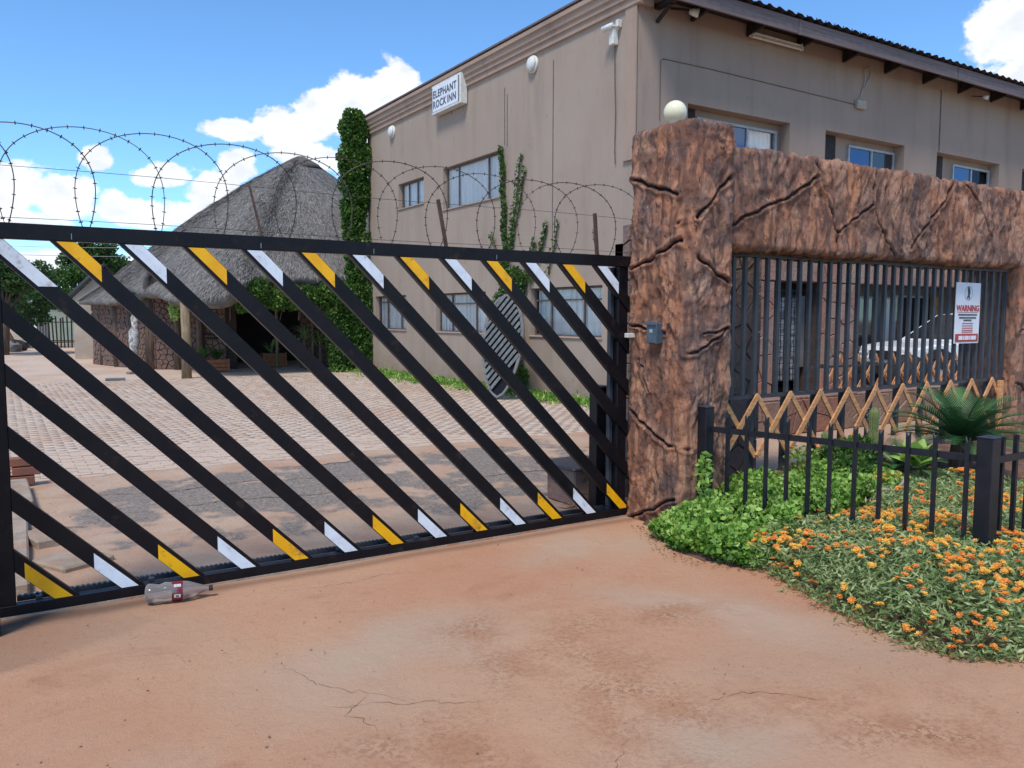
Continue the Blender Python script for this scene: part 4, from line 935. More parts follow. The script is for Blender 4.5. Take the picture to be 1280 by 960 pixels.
for (a_, b_, r_) in (((1.34,4.865,1.95),(1.27,4.90,2.31),.006), ((2.56,4.865,1.95),(2.505,4.90,2.33),.010), ((3.83,4.865,1.95),(3.825,4.90,2.33),.011)):
    build('wire_stay', MB().bar(a_, b_, r_*2, r_*2), M['rust_rod'], gt)
tr_ = MB(); tr_.box(-.6, 4.3, 4.80, 4.87, -.02, .004); tr_.box(-.6, 4.3, 4.795, 4.80, -.02, .008)
tag(build('gate_track', tr_, M['concrete']), 'thin concrete ground track under the black sliding gate', 'track')
gp = thing('guide_post', (3.95, 5.02, 0), 'short black guide post behind the right end of the gate', 'post')
mb = MB(); mb.box(3.92, 4.04, 4.97, 5.09, 1.0, 1.015, .003); build('post_cap', mb, M['dark_side'], gp)
mb = MB(); mb.box(3.93, 4.03, 4.98, 5.08, 0, 1.0, .004); build('post_shaft', mb, M['black'], gp)
lp = tag(build('gate_stop_post', MB().box(-.17,-.06,4.55,4.66,0,2.04,.006), M['black']), 'black steel post at the left end of the gate', 'post')

# razor wire
def coil(phase, x0, x1):
    P_ = .70; A = .20; n = int((x1-x0)/P_*64); pts = []
    for i in range(n+1):
        u = x0+(x1-x0)*i/n; th = 2*math.pi*(u-phase)/P_
        jig = .012*math.sin(u*5.1+phase*9); u = u+.025*math.sin(u*3.3+phase*5)
        pts.append((u-A*math.sin(th)+.034*math.sin(2*th), 4.92+.09*math.sin(th), 2.27-.27*math.cos(th)+jig))
    return pts
rz = thing('razor_wire', (2, 4.92, 2.0), 'double coil of barbed razor wire above the black gate', 'razor wire')
for ph in (.42, .77):
    pts = coil(ph, -2.2, 4.08); co = build('coil', MB().tube(pts, .0028, 4, False), M['wire'], rz)
    mb = MB(); acc = 0
    for a, b in zip(pts[:-1], pts[1:]):
        a, b = Vector(a), Vector(b); acc += (b-a).length
        if acc > .052:
            acc = 0; d = (b-a).normalized(); u = d.cross(Vector((.3,.9,.2))).normalized(); w_ = d.cross(u)
            for s_ in (u, w_, (u+w_).normalized()):
                mb.bar(a-s_*.010, a+s_*.010, .0038, .0038)
    o = build('barbs', mb, M['wire'], co); o['kind'] = 'stuff'
for z_ in (2.31, 2.05):
    pts = [(x_, 4.91, z_+.006*math.sin(x_*2.2)) for x_ in np.linspace(-2.2, 4.2, 30)]; build('strand', MB().tube(pts, .0014, 4), M['wire'], rz)

# ------------------------------------------------------------------ thatched hut
hut = thing('thatched_hut', (6, 25, 0), 'large round thatched roof hut with dark entrance under hanging ivy', 'hut')
def roof_mesh(name, apex, eave, rows, prof, thick, parent, seed, sub=10, straw=0, strawlen=.35):
    n = len(eave); pe = []
    for i in range(n):       # catmull-rom around the eave
        p0, p1, p2, p3 = [np.array(eave[(i+k) % n], float) for k in (-1, 0, 1, 2)]
        for k in range(sub):
            t_ = k/sub; pe.append(.5*((2*p1)+(-p0+p2)*t_+(2*p0-5*p1+4*p2-p3)*t_**2+(-p0+3*p1-3*p2+p3)*t_**3))
    pe = np.array(pe); m = len(pe); ap = np.array(apex, float); V = []
    for r_ in range(rows+1):
        t_ = r_/rows
        xy = ap[:2]+(pe[:, :2]-ap[:2])*t_; z = ap[2]+(pe[:, 2]-ap[2])*prof(t_)
        V.append(np.column_stack([xy, z]))
    V = np.concatenate(V); dn = .05*fbm(V*np.array([1.2,1.2,1.2])+seed, 3)+.03*fbm(V*5+seed, 2)
    rr = np.repeat(np.arange(rows+1)/rows, m); V[:, 2] += dn*np.clip(rr*8, 0, 1)
    out_ = pe-ap; out_[:, 2] = 0; out_ /= np.linalg.norm(out_, axis=1)[:, None]
    e1 = V[rows*m:]+np.column_stack([out_[:, 0]*.03, out_[:, 1]*.03, np.full(m, -thick*.6)]); e2 = V[rows*m:]-np.column_stack([out_[:, 0]*.35, out_[:, 1]*.35, np.full(m, thick)])
    e3 = V[:m]*0+ap; e3[:, 2] -= thick
    jag = .03*rng.normal(size=m); e1[:, 2] += jag
    AV = np.concatenate([V, e1, e2, (V[:m]*0+ap+[0,0,-thick*1.5])]); nr = rows+4
    I = np.arange(nr*m).reshape(nr, m); J = np.roll(I, -1, 1); F = np.stack([I[:-1], J[:-1], J[1:], I[1:]], -1).reshape(-1, 4)
    if np.cross(AV[F[m*3, 2]]-AV[F[m*3, 0]], AV[F[m*3, 3]]-AV[F[m*3, 1]])[2] < 0: F = F[:, ::-1]
    o = npmesh(name, AV, F, M['thatch'], parent, None, smooth=True)
    if straw:
        i = rng.integers(0, m, straw); t_ = np.sqrt(rng.uniform(.0, 1.0, straw)); fr_ = t_*rows; r0 = np.minimum(fr_.astype(int), rows-1); w_ = (fr_-r0)[:, None]
        G = V.reshape(rows+1, m, 3); u_ = rng.uniform(0, 1, (straw, 1)); i2 = (i+1) % m
        a = (G[r0, i]*(1-w_)+G[r0+1, i]*w_)*(1-u_)+(G[r0, i2]*(1-w_)+G[r0+1, i2]*w_)*u_
        d = G[r0+1, i]-G[r0, i]; d /= np.linalg.norm(d, axis=1)[:, None]; d = d+rng.normal(size=d.shape)*.16+[0,0,.04]
        ln = strawlen*rng.uniform(.5, 1.3, (straw, 1)); s_ = np.cross(d, [0,0,1.]); s_ /= np.linalg.norm(s_, axis=1)[:, None]
        wd = .006*rng.uniform(.6, 1.6, (straw, 1)); lift = np.array([0,0,1.])*.012
        b = a+d*ln
        SV = np.stack([a-s_*wd+lift*.2, a+s_*wd+lift*.2, b+s_*wd*.4+lift, b-s_*wd*.4+lift], 1).reshape(-1, 3); SF = np.arange(4*straw).reshape(-1, 4)
        q = npmesh('straw', SV, SF, M['straw'], o, {'tint': np.repeat(rng.uniform(0, 1, straw), 4)}); q['kind'] = 'stuff'
    return o
eave = [(3.25,26.2,2.50),(3.35,25.0,2.34),(3.55,23.6,2.28),(3.75,22.4,2.10),(4.05,21.2,2.03),(4.7,20.9,2.08),(5.25,21.2,2.38),(5.75,21.6,2.62),(7.2,21.9,2.66),(9.0,22.2,2.70),(11.5,22.8,2.6),(14,26,2.6),(13.5,31,2.6),(9,33.5,2.6),(5,32,2.6),(3.2,29,2.7),(2.95,27.2,2.68)]
roof_mesh('thatch_roof', (8.72,27.1,6.85), eave, 34, lambda t_: (.25*t_+.75*t_**1.30) if t_ > 0 else 0, .28, hut, 3, 12, 70000, .17)
cap_ = MB().lathe([(-.42,.80),(-.25,.60),(-.08,.32),(.02,.12)], (8.72,27.1,6.85), (0,0,1), 20, .06); build('ridge_cap', cap_, nmat('dark_thatch_cap', (.13,.11,.095), (.09,.075,.065), 9, .95, bmp=.8, bscale=30), hut, True)
# rolled eave mouth, dark
mb = MB()
pts = [(3.45,24.3,2.30),(3.42,24.25,2.62),(3.55,24.1,2.86),(3.8,23.9,2.93),(4.0,23.7,2.75),(4.05,23.6,2.45)]
mb.tube(pts, .10, 8); build('eave_roll', mb, M['thatch'], hut, True)
mb = MB(); mb.add([(3.5,24.2,2.3),(3.5,24.2,2.7),(3.75,24.0,2.85),(4.0,23.75,2.6),(4.0,23.7,2.3)], [(0,1,2,3,4)]); build('eave_mouth_shade', mb, M['dark_wood'], hut)  # dark sheet stands in for the shade inside the rolled eave
# stone walls with log posts
def wallseg(parent, a, b, z1, seed, th=.3, size=.15, single=False, nm='wall_core', mat='mortar'):
    ax, ay = a; bx, by = b; Lg = math.hypot(bx-ax, by-ay); dx, dy = (bx-ax)/Lg, (by-ay)/Lg; nx, ny = dy, -dx
    if nx*(0-ax)+ny*(0-ay) < 0: nx, ny = -nx, -ny
    mb = MB(); mb.prism([(0,0),(Lg,0),(Lg,z1),(0,z1)], lambda u, v, t_: (ax+dx*u-nx*t_, ay+dy*u-ny*t_, v), 0, th); build(nm, mb, M[mat], parent)
    if size: clad(parent, 0, Lg, 0, z1, lambda u, v, d: (ax+dx*u+nx*(d+.004), ay+dy*u+ny*(d+.004), v), size, seed, single, .05, .008, mt='clad_dark')
wallseg(hut, (2.55,29.4), (3.15,27.2), 2.2, 31); wallseg(hut, (3.15,27.2), (3.85,25.6), 2.25, 32); wallseg(hut, (3.85,25.6), (5.6,24.6), 2.4, 33); wallseg(hut, (5.6,24.6), (5.6,26.5), 2.4, 34)
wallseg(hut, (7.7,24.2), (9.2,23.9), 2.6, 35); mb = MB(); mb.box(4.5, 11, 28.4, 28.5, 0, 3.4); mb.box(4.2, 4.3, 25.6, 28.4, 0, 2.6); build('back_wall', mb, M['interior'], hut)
for (x_, y_, h_, r_) in ((2.75,28.75,2.1,.11),(3.02,27.55,2.15,.12),(3.3,26.75,2.2,.10),(3.72,25.75,2.3,.16),(4.35,25.15,2.3,.12),(4.9,24.85,2.4,.11)):
    build('log_post', MB().tube([(x_,y_,0),(x_+.02,y_,h_*.5),(x_-.01,y_,h_)], [r_,r_*.92,r_*.85], 10), M['log'], hut, True)
build('veranda_pole', MB().tube([(3.9,21.45,0),(3.92,21.45,1.0),(3.9,21.47,2.2)], [.125,.115,.11], 12), M['wood_pole'], hut, True)
build('thin_pole', MB().tube([(7.0,24.3,0),(7.0,24.3,2.5)], .045, 8), M['wood_pole'], hut, True)
build('thin_pole', MB().tube([(8.0,24.0,0),(8.0,24.0,2.5)], .045, 8), M['wood_pole'], hut, True)
for z_ in (.9,1.0,1.35): mb = MB(); mb.box(5.0, 5.55, 24.55, 24.6, z_, z_+.05); build('rack_bar', mb, M['dark_wood'], hut)
# small second thatch roof further left, boarded gable and beige wall
h2 = thing('small_thatched_hut', (2.9, 29, 0), 'small low thatched outbuilding left of the big thatched hut', 'hut')
eave2 = [(2.35,30.5,2.1),(2.3,29,2.05),(2.55,27.6,2.02),(2.95,26.3,2.05),(3.7,25.7,2.2),(5,27,2.4),(5,30,2.4),(3.6,31.5,2.3)]
roof_mesh('thatch_roof', (3.9,28.6,3.35), eave2, 16, lambda t_: t_**.95 if t_ > 0 else 0, .16, h2, 8, 8, 9000, .14)
mb = MB()
for s_ in ((2.1,33.2,2.15,3.15,33.0,3.35),): mb.prism([(0,0),(1,0),(1,.12),(0,.12)], lambda u, v, t_: (2.1+1.2*u, 33.2-.3*u+t_, 2.1+1.25*u+v), 0, 2.5)
mb.prism([(0,0),(1,0),(1,.12),(0,.12)], lambda u, v, t_: (3.3+.5*u, 32.9+t_, 3.35-.7*u+v), 0, 2.5); build('gable_roof', mb, M['dark_wood'], h2)
mb = MB(); mb.add([(2.25,33.25,0),(3.9,33.0,0),(3.9,33.0,2.7),(3.3,33.1,3.3),(2.25,33.25,2.2)], [(0,1,2,3,4)]); build('gable_end', mb, M['beige_wall'], h2)
bwl = thing('beige_yard_wall', (2.9, 33, 0), 'beige plastered yard wall with a small window beside the thatched outbuilding', 'wall')
wallseg(bwl, (2.75,29.6), (3.0,33), 1.95, 0, .25, 0, nm='wall_body', mat='beige_wall'); wallseg(bwl, (2.9,33), (3.0,44), 1.5, 0, .2, 0, nm='wall_body', mat='beige_wall')
mb = MB(); mb.box(2.70, 2.76, 30.2, 30.7, 1.25, 1.8); build('window', mb, M['steel_frame'], bwl)
# back yard: pole fence, grey sheet fence, green house
ff = thing('pole_fence', (2.4, 45.2, 0), 'dark upright pole fence in front of the pale green house', 'fence')
x_ = 2.02
while x_ < 3.05: build('pole', MB().tube([(x_,45.2,0),(x_+random.uniform(-.05,.03),45.2,1.5+random.uniform(-.06,.1))], .035, 6), M['dark_wood'], ff); x_ += .155
for z_ in (.35,1.25): build('rail', MB().bar((1.95,45.25,z_),(3.05,45.25,z_),.04,.04), M['dark_wood'], ff)
mb = MB(); n = 40; vs = [(1.05+.95*k/n, 45.3+.03*math.sin(k*1.3), z_) for z_ in (0,1.5) for k in range(n+1)]; mb.add(vs, [(k, k+1, k+n+2, k+n+1) for k in range(n)])
tag(build('sheet_fence', mb, M['grey_plaster']), 'grey corrugated sheet fence left of the dark pole fence', 'fence')
gh_ = thing('green_house', (2.8, 57, 0), 'pale green flat roofed house behind the pole fence', 'house')
mb = MB(); mb.box(1.7, 6, 56, 62, 0, 2.35); build('wall', mb, M['green_house'], gh_); mb = MB(); mb.box(1.5, 6.2, 55.8, 62.2, 2.35, 2.5); build('roof', mb, M['alu'], gh_)
# junk pile and leaning log
jp = thing('junk_pile', (.5, 42, 0), 'dark pile of rubble and scrap at the far left of the yard', 'pile')
for k in range(12):
    c0 = Vector((random.uniform(-.9,1.0), random.uniform(41,44), .0)); rr = random.uniform(.12,.4)
    bm = bmesh.new(); bmesh.ops.create_icosphere(bm, subdivisions=2, radius=rr)
    for v in bm.verts: v.co = Vector((v.co.x*1.4, v.co.y, v.co.z*.8))*(1+random.uniform(-.2,.2))+c0+Vector((0,0,rr*.5))
    mb = MB().add([v.co.copy() for v in bm.verts], [[v.index for v in f.verts] for f in bm.faces]); bm.free(); build('rubble_stone', mb, M[random.choice(['grey_plaster','rock','dark_wood'])], jp)
tag(build('leaning_log', MB().tube([(.65,41,0),(.2,41.5,1.0),(-.05,41.8,1.6)], [.09,.08,.06], 8), M['log'], None, True), 'weathered log leaning on the rubble pile at far left', 'log')
tag(build('white_pipe', MB().tube([(1.42,44.6,.3),(1.42,44.6,1.15)], .06, 8), M['white_pl'], None, True), 'short white pipe standing before the grey sheet fence', 'pipe')
t = thing('carved_post', (3.25, 25.6, 0), 'pale flaking painted totem post leaning on the hut stone wall', 'post')
build('post_shaft', MB().lathe([(0,.13),(.3,.15),(.5,.10),(.8,.14),(1.1,.15),(1.25,.09),(1.5,.12),(1.65,.05)], (3.22,25.65,0), (.06,.02,1), 10, .12), M['pale_post'], t, True)
def plank(x_, y_, rz, lab):
    mb = MB(); mb.box(-.22,.22,-.10,.10,.0,.06,.01, Matrix.Translation((x_,y_,0))@Matrix.Rotation(rz,4,'Z')); tag(build('flat_stone', mb, M['grey_plaster']), lab, 'stone')
plank(3.05, 23.9, .3, 'flat grey stone lying on the paving before the totem post'); plank(2.3, 21.6, -.1, 'flat dark slab lying on the paving left of the veranda pole')
# planters and pot plants in the porch
def rosette(c, n, ln, w_, mat, parent, name='leaf', el0=20, el1=75, curve=.35, seg=5, single=True):
    o_ = None
    allmb = MB()
    for k in range(n):
        az_ = 2*math.pi*(k*.618)+random.uniform(-.2,.2); e = R(random.uniform(el0, el1)); L_ = ln*random.uniform(.75,1.15); pts = []; p = Vector(c); 
        for i in range(seg+1):
            pts.append(p.copy()); e2 = e-curve*3*(i/seg)**1.5; p = p+Vector((math.cos(az_)*math.cos(e2), math.sin(az_)*math.cos(e2), math.sin(e2)))*(L_/seg)
        s_ = Vector((-math.sin(az_), math.cos(az_), 0)); vs = []
        for i, q in enumerate(pts):
            ww = w_*math.sin(math.pi*(.12+.86*i/seg))*.5+.001; vs += [q-s_*ww+Vector((0,0,ww*.35)), q, q+s_*ww+Vector((0,0,ww*.35))]
        fs = []
        for i in range(seg): fs += [(3*i, 3*i+1, 3*i+4, 3*i+3), (3*i+1, 3*i+2, 3*i+5, 3*i+4)]
        mb = MB().add(vs, fs) if single else allmb.add(vs, fs)
        if single:
            o_ = build(name, mb, M[mat], parent, True); a = o_.data.attributes.new('tint', 'FLOAT', 'POINT'); a.data.foreach_set('value', [random.uniform(.2,.9)]*len(vs))
    if not single:
        o_ = build(name, allmb, M[mat], parent, True); a = o_.data.attributes.new('tint', 'FLOAT', 'POINT'); a.data.foreach_set('value', list(rng.uniform(.1,.9,len(allmb.v))))
    return o_
def planter(x0, x1, y0, y1, h_, lab):
    t = thing('wooden_planter', ((x0+x1)/2, (y0+y1)/2, 0), lab, 'planter')
    for i in range(3):
        mb = MB(); z0 = .02+i*h_/3; mb.box(x0, x1, y0-.0, y0+.02, z0, z0+h_/3-.012, .003); build('plank', mb, M['planter'], t)
        mb = MB(); mb.box(x0, x0+.02, y0+.021, y1, z0, z0+h_/3-.012, .003); build('plank', mb, M['planter'], t)
    for xx in (x0-.01, x1-.04): mb = MB(); mb.box(xx, xx+.05, y0-.022, y0-.002, 0, h_+.03); build('corner_batten', mb, M['planter'], t)
    mb = MB(); mb.box(x0+.03, x1-.02, y0+.03, y1, .02, h_-.04); build('soil', mb, M['soil'], t)
    return t
planter(4.72,5.40,23.45,23.9,.34,'orange wooden planter box just right of the veranda pole')
for (x_, y_) in ((4.72,23.6),(5.1,23.6)):
    t = thing('planter_plant', (x_, y_, .3), 'leafy green plant in the orange planter, ' + ('left one' if x_ < 5 else 'right one beside the dark doorway'), 'plant'); rosette((x_,y_,.32), 16, .5, .10, 'leaf_mid', t, 'leaves', 30, 80, .3, 5, False)
planter(6.75,7.45,24.9,25.3,.42,'brown wooden planter box in the dark porch beside the thin pole')
t = thing('spiky_plant', (7.0, 25.0, .4), 'pale blue green spiky agave in the brown porch planter', 'plant'); rosette((7.05,25.05,.42), 12, .55, .06, 'leaf_grey', t, 'leaves', 20, 85, .1, 4, False)
for (x_, y_, s_) in ((7.55,23.4,1),(8.0,23.3,.9)):
    t = thing('strap_leaf_plant', (x_, y_, .5), 'tall grey green strap leaved plant at the ivy edge of the porch, ' + ('left' if x_ < 7.8 else 'right') + ' clump', 'plant'); rosette((x_,y_,.85*s_), 26, .7*s_, .05, 'leaf_grey', t, 'leaves', 10, 85, .75, 6, False)
    build('trunk', MB().tube([(x_,y_,0),(x_,y_,.9*s_)], .05, 8), M['log'], t)

# ------------------------------------------------------------------ foliage
def cloud(specs, size, tint_fn=None, **k):
    parts = []
    for (c, r_, n) in specs:
        P = ellipsoid_pts(n, c, r_, k.get('shell', .5)); out_ = P-np.array(c); out_ /= np.linalg.norm(out_, axis=1)[:, None]+1e-6
        parts.append(leaves(P, size, dirs=out_*.6+np.array([0,0,k.get('upd', -.2)]), tilt=.7, asp=k.get('asp', .6), tint=np.clip(rng.normal(.45,.22,n)+rng.uniform(-.15,.15), 0, 1)))
    return merge(parts)
def plant_obj(name, V, F, T, mat, parent): return npmesh(name, V, F, M[mat], parent, {'tint': T})
iv = thing('ivy', (8.6, 22, 0), 'tall column of dark ivy climbing the far corner of the brown building', 'ivy')
sp = []
z_ = .1
while z_ < 7.0:
    wd = .34+.10*math.sin(z_*1.7)+(.12 if z_ > 5.2 else 0)-(.06 if 3.2 < z_ < 4.6 else 0); sp.append(((8.62+random.uniform(-.07,.07), 22.0+random.uniform(-.05,.1), z_), (wd, .35, .34), int(1100))); z_ += .27
for k in range(26): sp.append(((random.uniform(8.22,9.0), 21.75, random.uniform(5.3,7.05)), (.2,.15,.28), 330))
for k in range(22): sp.append(((random.uniform(8.2,9.15), 21.8, random.uniform(.3,5.3)), (random.uniform(.08,.2),.12,random.uniform(.12,.3)), 170))
V, F, T = cloud(sp, .085, asp=.7); plant_obj('foliage', V, F, T, 'leaf_ivy', iv)
build('stem', MB().tube([(8.7,22.1,0),(8.6,22.0,3),(8.65,22.05,6.9)], [.08,.06,.03], 7), M['log'], iv)
iv2 = thing('ivy', (7, 22, 2.3), 'hanging hedge of ivy under the thatch eave and down the porch side', 'ivy')
sp = []
for x_ in np.arange(4.9, 8.6, .22):
    lo = 1.95 if x_ < 5.4 else (1.75 if x_ < 7.2 else 1.5)
    sp.append(((x_, 21.55+.1*(x_-5)+random.uniform(-.1,.1), random.uniform(2.0,2.25)), (.3,.3,.30+random.uniform(0,.12)), 700))
for z_ in np.arange(.1, 2.4, .22):
    for x_ in np.arange(8.05-.25*(z_/2.2), 9.1, .28): sp.append(((x_, 21.95+random.uniform(-.1,.1), z_), (.26,.25,.26), 480))
V, F, T = cloud(sp, .08, asp=.65); plant_obj('foliage', V, F, T, 'leaf_ivy', iv2)
for k in range(9):
    x_ = random.uniform(5, 8); build('vine_stem', MB().tube([(x_,21.8,2.4),(x_+.05,21.7,1.9),(x_+random.uniform(-.1,.1),21.75,1.45)], .012, 5), M['log'], iv2)
iv3 = thing('creeper', (4.2, 24.0, 1.8), 'yellow green creeper hanging from the thatch eave left of the veranda pole', 'creeper')
V, F, T = cloud([((3.95,23.2,1.75),(.14,.12,.35),260),((4.15,23.3,2.05),(.3,.15,.14),260)], .08, asp=.7); plant_obj('foliage', V, F, np.clip(T+.4,0,1), 'leaf_bright', iv3)
# climber on the gable wall
cb = thing('wall_creeper', (8.8, 14.2, 0), 'green creeper climbing the gable wall between the ground floor windows', 'creeper')
sp = [((8.82,14.3,.5),(.18,.45,.5),1500),((8.8,14.1,1.1),(.2,.5,.5),1900),((8.78,14.25,1.7),(.2,.42,.45),1500),((8.84,14.0,2.2),(.16,.42,.4),1300),((8.86,14.4,2.5),(.1,.2,.35),450),((8.7,13.75,.35),(.3,.4,.35),1200)]
for (y0_, z0_, y1_, z1_, w_, n) in ((14.42,2.4,14.60,5.0,.09,1300),(14.4,2.6,13.9,4.75,.04,260),(14.42,2.5,13.75,4.45,.05,330),(13.5,2.3,12.95,3.3,.07,260),(13.7,2.2,13.4,3.0,.06,220),(14.6,2.3,15.0,3.3,.04,120),(12.9,2.4,12.6,3.3,.03,80)):
    k = int(abs(z1_-z0_)/.16)
    for i in range(k+1): f_ = i/max(k,1); sp.append(((8.93, y0_+(y1_-y0_)*f_+.03*math.sin(i*1.3), z0_+(z1_-z0_)*f_), (.05, w_*(1-.5*f_)+.015, .11), max(14, int(n/(k+1)))))
    build('stem', MB().tube([(8.97, y0_+(y1_-y0_)*i/8+.02*math.sin(i), z0_+(z1_-z0_)*i/8) for i in range(9)], .011, 5), M['log'], cb)
V, F, T = cloud(sp, .062, asp=.6); plant_obj('foliage', V, F, T, 'leaf_mid', cb)
build('stem', MB().tube([(8.9,14.3,0),(8.93,14.35,1.2),(8.95,14.45,2.5)], [.03,.025,.018], 6), M['log'], cb)
# weeds along the wall foot
pts = []; 
for k in range(9000):
    y_ = random.uniform(10.8, 22.6); w_ = .25+.45*max(0, pn(np.array([[y_*.7, 3.3, 0]]))[0]+.25); pts.append((9-abs(random.gauss(0, w_)), y_, abs(random.gauss(0, .05))+.01))
P = np.array(pts); V, F, T = leaves(P, .09, asp=.3, upb=1.0)
tag(npmesh('weeds', V, F, M['leaf_bright'], None, {'tint': T}), kind='stuff')
# trees behind
def tree(x_, y_, h_, cr, n, lab, seed, mat='leaf_tree', trunk_r=.18, size=.2, cl=26):
    t = thing('tree', (x_, y_, 0), lab, 'tree'); r = random.Random(seed); sp = []; tips = []
    for k in range(cl):
        a = r.uniform(0, 2*math.pi); e = r.uniform(-.5, 1.3); rr = r.uniform(.35, .95); c0 = (x_+math.cos(a)*math.cos(e)*cr[0]*rr, y_+math.sin(a)*math.cos(e)*cr[0]*rr, h_-cr[1]+math.sin(e)*cr[1]*rr)
        q = r.uniform(.22,.42)*cr[0]; sp.append((c0, (q, q, q*.62), n//cl)); tips.append(c0)
    V, F, T = cloud(sp, size, upd=.1, asp=.6, shell=.3); plant_obj('crown', V, F, T, mat, t)
    build('trunk', MB().tube([(x_,y_,0),(x_+.1,y_,h_*.3),(x_-.05,y_,h_-cr[1]*1.1)], [trunk_r, trunk_r*.8, trunk_r*.5], 9), M['log'], t, True)
    mb = MB()
    for c0 in tips[:10]: mb.tube([(x_,y_,(h_-cr[1])*.7), ((x_+c0[0])/2,(y_+c0[1])/2,(h_-cr[1]*1.1+c0[2])/2), c0], [trunk_r*.4, trunk_r*.25, .02], 5)
    build('limbs', mb, M['log'], t)
tree(.1, 38, 4.1, (1.9,1.9), 9000, 'dark green tree at the far left edge behind the yard', 1, size=.16)
tree(-.6, 47, 4.6, (2.6,2.0), 8000, 'tree at the far left behind the rubble pile', 7, size=.2)
tree(5.15, 58, 6.55, (1.9,1.9), 11000, 'tall dark round tree behind the thatched huts', 2, size=.2)
tree(3.7, 52, 4.4, (2.1,1.6), 7000, 'lighter green tree between the tall dark tree and the green house', 3, 'leaf_mid', size=.17)
tree(1.9, 62, 4.0, (2.6,2.0), 7000, 'low green tree behind the pale green house', 5, 'leaf_mid', size=.2)
tree(7.5, 60, 5.6, (2.8,2.3), 7000, 'green tree hidden mostly behind the small thatched hut', 6, size=.2)
for i, (z0, z1) in enumerate(((5.3,5.6),(4.9,5.1))):
    tag(build('overhead_cable', MB().tube([(-6+k*1.6, 50, z0+(z1-z0)*k/10-.01*(25-(k-5)**2)) for k in range(11)], .012, 4), M['alu'], None), ('upper' if i == 0 else 'lower')+' pale overhead cable crossing in front of the far trees', 'cable')

# ------------------------------------------------------------------ slatted oval leaning at the wall
so_ = thing('slatted_oval_panel', (7.8, 12.9, 0), 'tall grey oval panel of diagonal slats leaning by the wall creeper', 'panel')
# local frame: u along ground (+y far = left), v up the panel, leaning towards the wall
Bc = Vector((7.85, 12.95, .03)); du = Vector((.46,-.88,0)).normalized(); dv = (Vector((.38,.25,2.0))).normalized(); dn_ = du.cross(dv).normalized()
def sp3(u, v, t_): return tuple(Bc+du*u+dv*v+dn_*t_)
Hh, Wd = 2.0, .52
def hw(v): s_ = v/Hh; return Wd*(math.sin(math.pi*min(max(s_,.0),1))**.5)*(.74+.26*s_)
cx_ = lambda v: .10*math.sin(math.pi*v/Hh)*0-.16+.32*(v/Hh)*0
N_ = 30; L_pts = [(-hw(v)+0, v) for v in np.linspace(.0, Hh, N_)]; R_pts = [(hw(v), v) for v in np.linspace(0, Hh, N_)][::-1]
ring = L_pts+R_pts
mb = MB(); inner = [(u*.86, Hh/2+(v-Hh/2)*.96) for u, v in ring]; n = len(ring)
vs = [sp3(u, v, t_) for t_ in (0, .04) for (u, v) in ring+inner]
fs = []
for i in range(n):
    j = (i+1) % n; fs += [(i, j, n+j, n+i), (2*n+i, 3*n+i, 3*n+j, 2*n+j), (i, 2*n+i, 2*n+j, j), (n+i, n+j, 3*n+j, 3*n+i)]
mb.add(vs, fs); build('oval_frame', mb, M['grey_plaster'], so_)
mb = MB().add([sp3(u*.97, v, .004) for u, v in ring], [tuple(range(len(ring)))]); mb.add([sp3(u*.97, v, -.004) for u, v in ring], [tuple(range(len(ring)))]); build('dark_backing', mb, M['black'], so_)
SD = .045
v_ = -.3
while v_ < Hh:
    pl = []
    for s_ in (-1, 1):
        pass
    slope = 1.25; pts = []
    us = [u for u in np.linspace(-Wd, Wd, 40) if 0 < v_+slope*(u+Wd) < Hh and abs(u) < hw(v_+slope*(u+Wd))*.93]
    if len(us) > 3:
        a = sp3(us[0], v_+slope*(us[0]+Wd), SD); b = sp3(us[-1], v_+slope*(us[-1]+Wd), SD)
        build('slat', MB().bar(a, b, .062, .018, tuple(dn_)), M['grey_wood'], so_)
    v_ += .165

# ------------------------------------------------------------------ white pickup behind the grille
car = thing('white_pickup', (13.6, 8.85, 0), 'white pickup parked along the veranda, seen through the grille', 'pickup')
cf = lambda u, v, t_: (u, t_, v)
bp = [(13.62,.45),(13.58,.75),(13.68,.98),(14.3,1.06),(15.45,1.10),(15.6,1.08),(18.9,1.10),(18.95,.5),(18.0,.42),(17.95,.62),(17.75,.80),(17.45,.86),(17.15,.80),(16.95,.62),(16.9,.36),(14.85,.36),(14.8,.62),(14.6,.82),(14.25,.88),(13.95,.80),(13.78,.62),(13.75,.45)]
bm = bmesh.new(); vs = [bm.verts.new(cf(u, v, 8.85)) for u, v in bp]; f_ = bm.faces.new(vs); r_ = bmesh.ops.extrude_face_region(bm, geom=[f_])
for g_ in r_['geom']:
    if isinstance(g_, bmesh.types.BMVert): g_.co.y = 10.25-.0
bmesh.ops.recalc_face_normals(bm, faces=bm.faces[:])
bmesh.ops.bevel(bm, geom=[e for e in bm.edges if abs(e.verts[0].co.y-e.verts[1].co.y) < .01], offset=.05, segments=3, affect='EDGES')
bm.verts.index_update(); mb = MB().add([v.co.copy() for v in bm.verts], [[v.index for v in f.verts] for f in bm.faces]); bm.free(); build('body', mb, M['car_white'], car)
cab = [(14.75,1.08),(15.75,1.62),(16.6,1.70),(17.6,1.70),(17.85,1.60),(17.95,1.10)]
mb = MB(); vs = [(u, 8.92+.12*max(0,(v-1.1))/.6, v) for u, v in cab]+[(u, 10.18-.12*max(0,(v-1.1))/.6, v) for u, v in cab]; n = len(cab)
mb.add(vs, [tuple(range(n))[::-1], tuple(range(n, 2*n))]+[(i, (i+1) % n, n+(i+1) % n, n+i) for i in range(n)]); build('cabin', mb, M['car_white'], car)
